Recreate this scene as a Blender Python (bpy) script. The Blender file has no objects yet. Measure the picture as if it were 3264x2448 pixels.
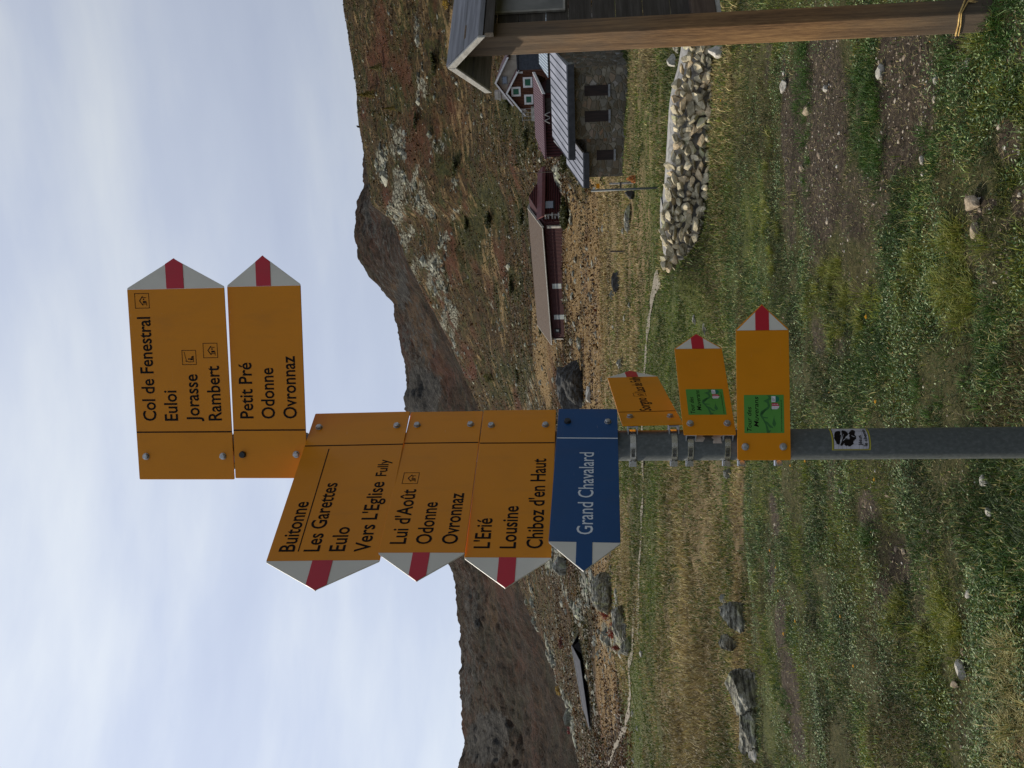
import bpy, bmesh, math, random
import numpy as np
from mathutils import Vector, Matrix

# ------------------------------------------------------------------ camera, sky, sun
scene = bpy.context.scene
col = scene.collection
CAM_H = 1.6
PITCH, ROLL, FPX = math.radians(4.9508), math.radians(-0.8210), 2693.73
_cp, _sp = math.cos(PITCH), math.sin(PITCH)
_cr, _sr = math.cos(ROLL), math.sin(ROLL)
FW = np.array([0, _cp, _sp]); _R0 = np.array([1.0, 0, 0]); _U0 = np.array([0, -_sp, _cp])
RT = _cr * _R0 + _sr * _U0
UP = -_sr * _R0 + _cr * _U0
cam_data = bpy.data.cameras.new("camera")
cam_data.sensor_fit = 'HORIZONTAL'; cam_data.sensor_width = 36.0
cam_data.lens = 36.0 * FPX / 3264.0
cam_data.clip_start = 0.05; cam_data.clip_end = 6000
cam = bpy.data.objects.new("camera", cam_data); col.objects.link(cam)
# the phone was held upright but the picture is stored on its side: image right is world down, image up is world right
_X, _Y, _Z = -UP, RT, -FW
cam.matrix_world = Matrix(((_X[0], _Y[0], _Z[0], 0), (_X[1], _Y[1], _Z[1], 0), (_X[2], _Y[2], _Z[2], CAM_H), (0, 0, 0, 1)))
scene.camera = cam

SUN_EL, SUN_LEFT = math.radians(36), math.radians(56)      # elevation; angle to the left of the view direction
SUN_DIR = Vector((-math.sin(SUN_LEFT) * math.cos(SUN_EL), math.cos(SUN_LEFT) * math.cos(SUN_EL), math.sin(SUN_EL)))
world = bpy.data.worlds.new("World"); scene.world = world; world.use_nodes = True
nt = world.node_tree; nt.nodes.clear()
def N(t, typ, **kw):
    n = t.nodes.new(typ)
    for k, v in kw.items():
        if k.startswith('i_'): n.inputs[int(k[2:])].default_value = v
        else: setattr(n, k, v)
    return n
wo = N(nt, 'ShaderNodeOutputWorld'); bg = N(nt, 'ShaderNodeBackground'); bg.inputs[1].default_value = 0.1
sky = N(nt, 'ShaderNodeTexSky'); sky.sky_type = 'NISHITA'; sky.sun_disc = False
sky.sun_elevation = SUN_EL; sky.sun_rotation = -SUN_LEFT; sky.altitude = 2000; sky.air_density = 1.0; sky.dust_density = 1.5
tc = N(nt, 'ShaderNodeTexCoord'); mp = N(nt, 'ShaderNodeMapping'); mp.inputs['Scale'].default_value = (0.75, 1.2, 3.4); mp.inputs['Rotation'].default_value = (0.1, 0.12, 0.5)
n1 = N(nt, 'ShaderNodeTexNoise'); n1.inputs['Scale'].default_value = 1.7; n1.inputs['Detail'].default_value = 6; n1.inputs['Roughness'].default_value = 0.5; n1.inputs['Distortion'].default_value = 0.25
n2 = N(nt, 'ShaderNodeTexNoise'); n2.inputs['Scale'].default_value = 6.0; n2.inputs['Detail'].default_value = 5; n2.inputs['Roughness'].default_value = 0.55
mm = N(nt, 'ShaderNodeMath', operation='MULTIPLY_ADD'); mm.inputs[1].default_value = 0.35
cr = N(nt, 'ShaderNodeValToRGB')
cr.color_ramp.elements[0].position = 0.46; cr.color_ramp.elements[0].color = (4.45, 5.0, 6.35, 1)
cr.color_ramp.elements[1].position = 0.88; cr.color_ramp.elements[1].color = (6.2, 6.65, 7.3, 1)
e = cr.color_ramp.elements.new(0.66); e.color = (5.0, 5.55, 6.75, 1)
# thin cloud is brighter towards the sun: angle to the sun direction
dt = N(nt, 'ShaderNodeVectorMath', operation='DOT_PRODUCT'); dt.inputs[1].default_value = tuple(SUN_DIR)
nrm = N(nt, 'ShaderNodeVectorMath', operation='NORMALIZE')
mr = N(nt, 'ShaderNodeMapRange'); mr.inputs[1].default_value = 0.1; mr.inputs[2].default_value = 0.9; mr.inputs[3].default_value = 0.80; mr.inputs[4].default_value = 1.40
mul = N(nt, 'ShaderNodeVectorMath', operation='SCALE')
mix = N(nt, 'ShaderNodeMix', data_type='RGBA'); mix.inputs[0].default_value = 0.9
L = nt.links.new
L(tc.outputs['Generated'], mp.inputs[0]); L(mp.outputs[0], n1.inputs[0]); L(mp.outputs[0], n2.inputs[0])
L(n2.outputs[0], mm.inputs[0]); L(n1.outputs[0], mm.inputs[2]); L(mm.outputs[0], cr.inputs[0])
L(tc.outputs['Generated'], nrm.inputs[0]); L(nrm.outputs[0], dt.inputs[0]); L(dt.outputs['Value'], mr.inputs[0])
L(cr.outputs[0], mul.inputs[0]); L(mr.outputs[0], mul.inputs['Scale'])
L(sky.outputs[0], mix.inputs[6]); L(mul.outputs[0], mix.inputs[7]); L(mix.outputs[2], bg.inputs[0]); L(bg.outputs[0], wo.inputs[0])

sun_data = bpy.data.lights.new("sun", 'SUN'); sun_data.energy = 4.3; sun_data.angle = math.radians(1.2); sun_data.color = (1.0, 0.90, 0.75)
sun = bpy.data.objects.new("sun", sun_data); col.objects.link(sun)
sun.rotation_euler = SUN_DIR.to_track_quat('Z', 'Y').to_euler(); sun.location = (-30, 30, 40)
scene.view_settings.view_transform = 'Standard'; scene.view_settings.look = 'None'
scene.view_settings.exposure = 0.0; scene.view_settings.gamma = 1.0; scene.view_settings.use_curve_mapping = False
scene.cycles.max_bounces = 6; scene.cycles.diffuse_bounces = 3; scene.cycles.transparent_max_bounces = 6

# ------------------------------------------------------------------ helpers
rng = np.random.default_rng(7)
PXD = 3264 / 2212.0                       # survey sheet pixels -> photograph pixels
def ray(x, y):
    """direction of photograph pixel (x, y)"""
    return FW + RT * ((2448 - y) - 1224) / FPX - UP * (x - 1632) / FPX
def at(x, y, r):
    d = ray(x, y); return np.array([0, 0, CAM_H]) + d * r / math.hypot(d[0], d[1])
def atd(x, y, r): return at(x * PXD, y * PXD, r)
def eld(x, y):
    d = ray(x * PXD, y * PXD); return d[2] / math.hypot(d[0], d[1])
def azd(x, y):
    d = ray(x * PXD, y * PXD); return math.atan2(d[0], d[1])
def disp(P):
    """world points (n,3) -> survey coordinates (n,2)"""
    Q = np.asarray(P, float) - np.array([0, 0, CAM_H])
    d = np.maximum(Q @ FW, 1e-3)
    return (1632 - FPX * (Q @ UP) / d) / PXD, (2448 - (1224 + FPX * (Q @ RT) / d)) / PXD
def vplane(o, ex, x, y):
    """where the ray of a pixel meets the vertical plane through o along ex: (distance along ex, world z)"""
    d = ray(x, y); o = np.asarray(o, float)
    a = np.array([[d[0], -ex[0]], [d[1], -ex[1]]]); t, s = np.linalg.solve(a, o[:2])
    return s, CAM_H + t * d[2]

def smooth(a, b, x):
    t = np.clip((x - a) / (b - a), 0, 1); return t * t * (3 - 2 * t)
def _hash(ix, iy, seed):
    h = (ix.astype(np.int64) * 374761393 + iy.astype(np.int64) * 668265263 + seed * 1442695041) & 0xFFFFFFFF
    h = ((h ^ (h >> 13)) * 1274126177) & 0xFFFFFFFF
    return ((h ^ (h >> 16)) & 0xFFFFFF) / float(0xFFFFFF)
def vnoise(x, y, seed=0):
    ix = np.floor(x); iy = np.floor(y); fx = x - ix; fy = y - iy
    fx = fx * fx * fx * (fx * (fx * 6 - 15) + 10); fy = fy * fy * fy * (fy * (fy * 6 - 15) + 10)
    a = _hash(ix, iy, seed); b = _hash(ix + 1, iy, seed); c = _hash(ix, iy + 1, seed); d = _hash(ix + 1, iy + 1, seed)
    return (a * (1 - fx) + b * fx) * (1 - fy) + (c * (1 - fx) + d * fx) * fy
def fbm(x, y, s, oct=4, seed=0, gain=0.5):
    out = 0.0; amp = 1.0; tot = 0.0; x = np.asarray(x, float) / s; y = np.asarray(y, float) / s
    for o in range(oct):
        out = out + amp * (vnoise(x, y, seed + o * 17) * 2 - 1); tot += amp; amp *= gain
        x, y = x * 1.6 + y * 1.2 + 3.1, y * 1.6 - x * 1.2 + 7.7
    return out / tot

def pchip(xk, yk, x):
    """yk: (k, n) -> (len(x), n), shape preserving"""
    xk = np.asarray(xk, float); yk = np.asarray(yk, float); h = np.diff(xk)[:, None]; dl = np.diff(yk, axis=0) / h
    d = np.zeros_like(yk); d[0] = dl[0]; d[-1] = dl[-1]
    w1 = 2 * h[1:] + h[:-1]; w2 = h[1:] + 2 * h[:-1]
    same = dl[:-1] * dl[1:] > 0
    with np.errstate(divide='ignore', invalid='ignore'):
        hm = (w1 + w2) / (w1 / dl[:-1] + w2 / dl[1:])
    d[1:-1] = np.where(same, hm, 0)
    x = np.clip(np.asarray(x, float), xk[0], xk[-1]); i = np.clip(np.searchsorted(xk, x) - 1, 0, len(xk) - 2)
    hh = h[i]; t = ((x - xk[i])[:, None]) / hh
    return (yk[i] * (1 + 2 * t) * (1 - t) ** 2 + hh * d[i] * t * (1 - t) ** 2 + yk[i + 1] * t * t * (3 - 2 * t) + hh * d[i + 1] * t * t * (t - 1))

def link(o, parent=None):
    col.objects.link(o)
    if parent is not None: o.parent = parent
    return o
def tag(o, label=None, cat=None, group=None, kind=None):
    if label: o['label'] = label
    if cat: o['category'] = cat
    if group: o['group'] = group
    if kind: o['kind'] = kind
    return o
def empty(name, loc=(0, 0, 0), label=None, cat=None, group=None, rz=0.0):
    o = bpy.data.objects.new(name, None); o.location = loc; o.rotation_euler = (0, 0, rz); o.empty_display_size = 0.1
    col.objects.link(o); return tag(o, label, cat, group)
def np_mesh(name, V, faces, mat, colors=None, flat=True, parent=None, loc=None):
    """V (n,3); faces = list of int arrays (m,k)"""
    me = bpy.data.meshes.new(name); V = np.ascontiguousarray(V, np.float32)
    me.vertices.add(len(V)); me.vertices.foreach_set('co', V.ravel())
    idx = np.concatenate([f.ravel() for f in faces]).astype(np.int32)
    tot = np.concatenate([np.full(len(f), f.shape[1]) for f in faces]).astype(np.int32)
    st = np.concatenate([[0], np.cumsum(tot)[:-1]]).astype(np.int32)
    me.loops.add(len(idx)); me.loops.foreach_set('vertex_index', idx)
    me.polygons.add(len(tot)); me.polygons.foreach_set('loop_start', st); me.polygons.foreach_set('loop_total', tot)
    me.polygons.foreach_set('use_smooth', np.full(len(tot), not flat))
    me.update(calc_edges=True); me.validate()
    if colors:
        for k, c in colors.items():
            a = me.color_attributes.new(k, 'FLOAT_COLOR', 'POINT')
            cc = np.ones((len(V), 4), np.float32); cc[:, :c.shape[1]] = c; a.data.foreach_set('color', cc.ravel())
    me.materials.append(mat)
    o = bpy.data.objects.new(name, me)
    if loc is not None: o.location = loc
    return link(o, parent)

class MB:
    """collects shapes in one local frame, then becomes ONE mesh object"""
    def __init__(s): s.v = []; s.f = []; s.m = []
    def add(s, verts, faces, m=0):
        b = len(s.v); s.v += [tuple(map(float, p)) for p in verts]; s.f += [tuple(b + i for i in f) for f in faces]; s.m += [m] * len(faces)
    def box(s, x0, x1, y0, y1, z0, z1, m=0):
        s.add([(x0, y0, z0), (x1, y0, z0), (x1, y1, z0), (x0, y1, z0), (x0, y0, z1), (x1, y0, z1), (x1, y1, z1), (x0, y1, z1)],
              [(0, 3, 2, 1), (4, 5, 6, 7), (0, 1, 5, 4), (1, 2, 6, 5), (2, 3, 7, 6), (3, 0, 4, 7)], m)
    def hexa(s, a, b, m=0):
        """two matching quads a (4 pts) and b (4 pts)"""
        s.add(list(a) + list(b), [(0, 3, 2, 1), (4, 5, 6, 7), (0, 1, 5, 4), (1, 2, 6, 5), (2, 3, 7, 6), (3, 0, 4, 7)], m)
    def prism(s, poly, y0, y1, m=0):
        """polygon in (x,z), counter-clockwise seen from -y, from y0 (front) to y1 (back)"""
        n = len(poly); P = [(x, y0, z) for x, z in poly] + [(x, y1, z) for x, z in poly]
        s.add(P, [tuple(range(n)), tuple(range(2 * n - 1, n - 1, -1))] + [(i, i + n, (i + 1) % n + n, (i + 1) % n) for i in range(n)], m)
    def flat(s, poly, y, m=0): s.add([(x, y, z) for x, z in poly], [tuple(range(len(poly)))], m)
    def cyl(s, p0, p1, r0, r1=None, n=12, m=0, caps=True):
        r1 = r0 if r1 is None else r1
        p0 = Vector(p0); p1 = Vector(p1); ax = (p1 - p0).normalized(); a = ax.orthogonal().normalized(); b = ax.cross(a)
        P = []
        for p, r in ((p0, r0), (p1, r1)):
            for i in range(n):
                t = 2 * math.pi * i / n; P.append(p + a * r * math.cos(t) + b * r * math.sin(t))
        F = [(i, (i + 1) % n, (i + 1) % n + n, i + n) for i in range(n)]
        if caps: F += [tuple(range(n - 1, -1, -1)), tuple(range(n, 2 * n))]
        s.add(P, F, m)
    def build(s, name, mats, parent=None, bevel=0.0, smooth_=False, loc=None):
        me = bpy.data.meshes.new(name); me.from_pydata(s.v, [], s.f)
        if not isinstance(mats, (list, tuple)): mats = [mats]
        for m in mats: me.materials.append(m)
        me.polygons.foreach_set('material_index', np.array(s.m, np.int32))
        bm = bmesh.new(); bm.from_mesh(me); bmesh.ops.recalc_face_normals(bm, faces=bm.faces); bm.to_mesh(me); bm.free()
        if smooth_: me.polygons.foreach_set('use_smooth', np.ones(len(s.f), bool))
        me.update(); o = bpy.data.objects.new(name, me)
        if loc is not None: o.location = loc
        if bevel:
            md = o.modifiers.new('bevel', 'BEVEL'); md.width = bevel; md.segments = 2; md.limit_method = 'ANGLE'
        return link(o, parent)

# ------------------------------------------------------------------ materials
def mat(name, color=(0.5, 0.5, 0.5), rough=0.7, metal=0.0, spec=0.4, build=None):
    m = bpy.data.materials.new(name); m.use_nodes = True; t = m.node_tree
    b = t.nodes['Principled BSDF']; b.inputs['Base Color'].default_value = (*color, 1); b.inputs['Roughness'].default_value = rough
    b.inputs['Metallic'].default_value = metal; b.inputs['Specular IOR Level'].default_value = spec
    if build: build(t, b)
    return m
def coords(t, scale=(1, 1, 1), out='Object'):
    c = N(t, 'ShaderNodeTexCoord'); p = N(t, 'ShaderNodeMapping'); p.inputs['Scale'].default_value = scale
    t.links.new(c.outputs[out], p.inputs[0]); return p.outputs[0]
def noise(t, vec, scale, detail=4, rough=0.55, dist=0.0):
    n = N(t, 'ShaderNodeTexNoise'); n.inputs['Scale'].default_value = scale; n.inputs['Detail'].default_value = detail
    n.inputs['Roughness'].default_value = rough; n.inputs['Distortion'].default_value = dist
    t.links.new(vec, n.inputs[0]); return n.outputs[0]
def ramp(t, fac, stops):
    r = N(t, 'ShaderNodeValToRGB'); el = r.color_ramp.elements
    while len(el) < len(stops): el.new(0.5)
    for e_, (p, c) in zip(el, stops):
        e_.position = p; e_.color = (*c, 1) if len(c) == 3 else c
    t.links.new(fac, r.inputs[0]); return r.outputs[0]
def mixc(t, fac, a, b, blend='MIX'):
    m = N(t, 'ShaderNodeMix', data_type='RGBA', blend_type=blend)
    for s, v in ((0, fac), (6, a), (7, b)):
        if isinstance(v, (int, float)): m.inputs[s].default_value = v
        elif isinstance(v, tuple): m.inputs[s].default_value = (*v, 1)
        else: t.links.new(v, m.inputs[s])
    return m.outputs[2]
def math_(t, op, a, b=None, c=None, clamp=False):
    m = N(t, 'ShaderNodeMath', operation=op); m.use_clamp = clamp
    for i, v in enumerate((a, b, c)):
        if v is None: continue
        if isinstance(v, (int, float)): m.inputs[i].default_value = v
        else: t.links.new(v, m.inputs[i])
    return m.outputs[0]
def attr(t, name):
    a = N(t, 'ShaderNodeAttribute'); a.attribute_name = name; s = N(t, 'ShaderNodeSeparateColor'); t.links.new(a.outputs['Color'], s.inputs[0])
    return a.outputs['Color'], s.outputs
def bump(t, b, h, strength, dist):
    n = N(t, 'ShaderNodeBump'); n.inputs['Strength'].default_value = strength; n.inputs['Distance'].default_value = dist
    t.links.new(h, n.inputs['Height']); t.links.new(n.outputs[0], b.inputs['Normal'])
def setc(t, b, c): t.links.new(c, b.inputs['Base Color'])

def two_tone(c0, c1, scale=8.0, bmp=0.0, stretch=(1, 1, 1), lo=0.35, hi=0.65, detail=5, bdist=0.01):
    def f(t, b):
        v = coords(t, stretch); n = noise(t, v, scale, detail); setc(t, b, ramp(t, n, [(lo, c0), (hi, c1)]))
        if bmp: bump(t, b, n, bmp, bdist)
    return f

# ------------------------------------------------------------------ terrain
# ground profile: heights for the flat near part, then how high the slope stands (survey sheet) at growing distances
COLS = [-300, 0, 200, 340, 420, 470, 560, 610, 740, 900, 1100, 1240, 1430, 1620, 1950]
R_NEAR = [0.3, 8.0, 8.8, 11, 13, 16, 24, 34, 42]
Z_RIGHT = [0, 0, 0, 0, -.12, -.5, -.8, -.75, -.55]
Z_MID = [0, 0, 0, -.2, -.4, -.6, -.8, -.75, -.55]
Z_LEFT = [0, 0, -.03, -.7, -.85, -.85, -.75, -.6, -.5]
Z_FAR = [0, 0, -.03, -.7, -.85, -.9, -.85, -.95, -1.1]
R_FAR = [70, 110, 160, 260, 400]
D_FAR = [(1275, 1200, 1130, 960, 700), (1285, 1210, 1150, 990, 745), (1255, 1198, 1155, 1010, 772), (1240, 1190, 1150, 1020, 793), (1285, 1211, 1180, 1040, 803),
         (1288, 1213, 1183, 1060, 853), (1288, 1217, 1190, 1070, 881), (1288, 1220, 1192, 1080, 905), (1290, 1240, 1198, 1110, 975),
         (1295, 1255, 1222, 1150, 1045), (1300, 1260, 1230, 1175, 1085), (1303, 1262, 1232, 1190, 1117), (1325, 1285, 1258, 1225, 1190),
         (1345, 1305, 1285, 1265, 1245), (1355, 1320, 1300, 1290, 1275)]
def _near(y):
    if y <= 610: return Z_RIGHT
    if y <= 800: return Z_MID
    return Z_FAR if y > 1500 else Z_LEFT
K_AZ = []; K_Z = []
for y_, dd in zip(COLS, D_FAR):
    K_AZ.append(azd(1265, y_)); K_Z.append(list(_near(y_)) + [CAM_H + r * eld(d, y_) for r, d in zip(R_FAR, dd)])
K_Z = np.array(K_Z); K_AZ = np.array(K_AZ)
o_ = np.argsort(K_AZ); K_AZ = K_AZ[o_]; K_Z = K_Z[o_]
# beyond the frame the valley opens out and flattens behind the viewer
low = np.array(Z_RIGHT + [0, 0, 1, 3, 6.0])
K_AZ = np.concatenate([[-math.pi, -1.6, -0.95], K_AZ, [0.95, 1.6, math.pi]])
K_Z = np.vstack([low, low, 0.5 * (low + K_Z[0]), K_Z, 0.6 * K_Z[-1] + 0.4 * low, low, low])
K_R = np.array(R_NEAR + R_FAR)
def grid_z(az, r):
    a = pchip(np.log(K_R), K_Z.T, np.log(r))          # (r, cols)
    return pchip(K_AZ, a.T, az)                       # (az, r)
HOLLOW = atd(1925, 1185, 1.0); HOLLOW = HOLLOW[:2] * (1.6 / (1.6 - HOLLOW[2])); _ma = azd(1470, 612); MOUND = (11.35 * math.sin(_ma), 11.35 * math.cos(_ma))
def detail_z(x, y, r):
    z = 0.03 * fbm(x, y, 0.9, 3, 5) + 0.036 * fbm(x, y, 0.38, 3, 7) * smooth(60, 25, r) + 0.010 * fbm(x, y, 0.12, 2, 9)
    z = z - 0.07 * np.exp(-((x - HOLLOW[0]) / .24) ** 2 - ((y - HOLLOW[1]) / .2) ** 2)
    z = z + 0.40 * np.exp(-((x - MOUND[0]) / .48) ** 2 - ((y - MOUND[1]) / .55) ** 2)      # grassy bank against the end of the stone wall
    z = z + smooth(9, 16, r) * (0.16 * fbm(x, y, 2.8, 3, 21) + 0.10 * np.abs(fbm(x, y, 1.2, 3, 25)))
    z = z + smooth(45, 110, r) * (0.55 * fbm(x, y, 14, 4, 31)) + smooth(90, 330, r) * (2.6 * fbm(x, y, 42, 5, 41) + 0.9 * np.abs(fbm(x, y, 13, 4, 44)))
    return z
T_AZ = np.radians(np.linspace(-36, 36, 361)); T_LR = np.linspace(math.log(1.0), math.log(430), 900)
_tz = grid_z(T_AZ, np.minimum(np.exp(T_LR), 400))
# behind the crest of the slope the ground falls away again
_tz = _tz - (np.maximum(np.exp(T_LR) - 400, 0) * 0.35)[None, :]
_tx = np.exp(T_LR)[None, :] * np.sin(T_AZ)[:, None]; _ty = np.exp(T_LR)[None, :] * np.cos(T_AZ)[:, None]
_tz = _tz + detail_z(_tx, _ty, np.exp(T_LR)[None, :])
def gz(x, y):
    x = np.asarray(x, float); y = np.asarray(y, float)
    r = np.maximum(np.hypot(x, y), 1.001); a = np.arctan2(x, y)
    i = np.clip((a - T_AZ[0]) / (T_AZ[1] - T_AZ[0]), 0, len(T_AZ) - 1.001); j = np.clip((np.log(r) - T_LR[0]) / (T_LR[1] - T_LR[0]), 0, len(T_LR) - 1.001)
    i0 = i.astype(int); j0 = j.astype(int); fi = i - i0; fj = j - j0
    return (_tz[i0, j0] * (1 - fi) * (1 - fj) + _tz[i0 + 1, j0] * fi * (1 - fj) + _tz[i0, j0 + 1] * (1 - fi) * fj + _tz[i0 + 1, j0 + 1] * fi * fj)
def gpt(dx, dy, rmin=2.0, rmax=395):
    """first ground point along the ray of survey point (dx, dy)"""
    d = ray(dx * PXD, dy * PXD); h = math.hypot(d[0], d[1])
    rr = np.exp(np.linspace(math.log(rmin), math.log(rmax), 6000)); x = d[0] / h * rr; y = d[1] / h * rr
    under = (CAM_H + d[2] / h * rr) <= gz(x, y)
    k = int(np.argmax(under)) if under.any() else len(rr) - 1
    return np.array([x[k], y[k], float(gz(x[k], y[k]))])

# zones, (dx, dy, radius x, radius y, strength) on the survey sheet, carried by the ground itself once built
def ell(dx, dy, zones, soft=0.35):
    soft = .85 if zones is ROCKZ else soft
    out = np.zeros_like(dx)
    for zx, zy, rx, ry, s in zones:
        q = np.sqrt(((dx - zx) / rx) ** 2 + ((dy - zy) / ry) ** 2)
        out = np.maximum(out, s * (1 - smooth(1 - soft, 1 + soft, q)))
    return out
ROCKZ = []
SOIL = [(1768, 260, 66, 240, .86), (1965, 180, 62, 190, .86), (1775, 430, 50, 110, .7), (1850, 450, 50, 90, .62), (1850, 560, 60, 120, .38), (1960, 1150, 130, 320, .30), (2120, 560, 70, 160, .38), (1778, 180, 36, 150, 1), (1770, 360, 40, 110, 1), (1784, 470, 30, 60, .9), (1765, 545, 26, 50, .55), (1702, 300, 18, 150, .9), (1690, 150, 9, 40, .7), (1700, 470, 22, 70, .6),
        (1868, 250, 16, 60, .7), (1935, 170, 40, 130, 1), (1985, 150, 40, 90, .9), (1925, 330, 30, 60, .8), (1905, 430, 26, 70, .6), (2065, 90, 26, 60, .7), (2180, 290, 30, 60, .7), (2195, 60, 40, 60, .6),
        (2108, 435, 24, 26, .9), (2140, 432, 12, 14, .8), (2200, 440, 20, 40, .8), (2172, 480, 14, 12, .7), (2112, 505, 16, 12, .6),
        (1673, 1125, 9, 55, .9), (1668, 1265, 8, 40, .8), (1690, 1370, 13, 70, .9), (1706, 1500, 18, 90, .9), (1722, 1600, 16, 60, .8),
        (1868, 1085, 22, 45, .75), (1945, 1210, 28, 60, .9), (1905, 1300, 24, 70, .6), (1800, 1050, 12, 60, .5), (1770, 740, 22, 60, .6), (1815, 760, 12, 40, .5), (1655, 130, 8, 50, .6),
        (2100, 1560, 40, 60, .35), (2150, 1620, 40, 50, .4)]
LAWN = [(1405, 470, 30, 210, 1), (1400, 330, 16, 120, .7), (1402, 1200, 22, 210, .5), (1420, 1450, 40, 200, .4), (1370, 1560, 30, 160, .7), (1480, 720, 60, 120, .8), (1450, 830, 60, 130, .7), (1490, 1290, 24, 60, .55),
        (1615, 520, 40, 240, .7), (1660, 1500, 20, 150, .6), (1640, 1050, 20, 200, .4), (1300, 330, 10, 30, .5), (1345, 200, 12, 200, .3)]
DRY = [(1330, 560, 70, 260, 1), (1290, 820, 60, 140, .9), (1245, 560, 30, 150, .8), (1500, 1100, 70, 250, .6), (1490, 1450, 70, 230, .65), (1300, 1150, 50, 130, .9), (1330, 1330, 40, 160, .8), (1310, 1480, 25, 120, .6),
       (1195, 600, 22, 190, 1), (1175, 760, 25, 130, .8), (1090, 690, 12, 70, .35), (1060, 540, 14, 90, .3), (990, 250, 20, 90, .3), (1130, 1000, 40, 120, .3), (985, 60, 14, 70, .9), (1560, 420, 16, 220, .45), (1540, 250, 14, 160, .5),
       (1600, 1200, 10, 460, .9), (2195, 1500, 26, 150, .8), (2200, 1350, 16, 60, .6), (1400, 230, 40, 180, .45), (1590, 150, 16, 100, .4)]
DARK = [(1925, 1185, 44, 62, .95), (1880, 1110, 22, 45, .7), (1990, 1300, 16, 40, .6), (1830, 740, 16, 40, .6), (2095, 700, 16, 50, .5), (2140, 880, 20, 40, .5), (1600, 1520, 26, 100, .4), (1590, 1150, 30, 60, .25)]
def z7(X, Y): return ((1100 + .446 * X) / PXD, (560 + .446 * Y) / PXD)
for X, Y, rx, ry in [(420, 60, 60, 90), (390, 200, 70, 120), (540, 190, 60, 120), (600, 280, 40, 60), (450, 440, 45, 60), (330, 240, 30, 100), (390, 330, 30, 80), (500, 640, 35, 80), (640, 640, 70, 80), (700, 760, 60, 80), (590, 790, 30, 60), (650, 900, 35, 40),
                     (770, 1000, 60, 110), (740, 900, 30, 60), (700, 1060, 25, 60), (770, 1180, 20, 60), (740, 60, 25, 50), (780, 260, 20, 40), (480, 10, 90, 40), (700, 480, 40, 40), (830, 1450, 20, 120), (800, 1330, 18, 70), (1060, 900, 20, 30)]:
    a, b = z7(X, Y); ROCKZ.append((a, b, rx * .446 / PXD, ry * .446 / PXD, .62))
ROCKZ += [(905, 60, 10, 40, .5), (905, 180, 12, 40, .5), (830, 350, 14, 40, .6), (860, 300, 20, 40, .6), (940, 300, 20, 30, .4), (1290, 1200, 30, 30, .4), (1290, 1290, 40, 35, .8), (1320, 1380, 25, 40, .7), (1200, 1225, 22, 30, .7), (1215, 1285, 10, 18, .6),
          (1150, 1340, 8, 90, .5), (1190, 1450, 10, 90, .5), (1225, 1590, 16, 80, .6), (1285, 1480, 8, 40, .4), (1205, 420, 8, 60, .6), (1230, 730, 10, 30, .3), (1150, 900, 8, 60, .5)]
REDZ = [(1320, 1315, 14, 22, .8), (1335, 1370, 18, 18, .8), (1000, 410, 14, 60, .6), (960, 560, 30, 60, .4), (1010, 800, 16, 20, .8), (1050, 730, 40, 60, .35), (1080, 640, 30, 60, .3), (940, 200, 40, 60, .35), (1085, 890, 10, 14, .7), (1110, 960, 14, 30, .5), (1000, 60, 26, 70, .3), (1150, 150, 30, 60, .3)]
GREENZ = [(1100, 210, 26, 70, .8), (1140, 300, 20, 50, .7), (1060, 480, 40, 90, .7), (1000, 520, 30, 60, .6), (1100, 620, 26, 60, .7), (1130, 470, 20, 40, .6), (1190, 430, 12, 24, .7), (1250, 800, 14, 50, .5), (1110, 830, 40, 60, .4), (870, 150, 26, 90, .6), (960, 320, 30, 60, .6), (1215, 630, 14, 40, .4), (1255, 1370, 14, 40, .5)]

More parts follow.
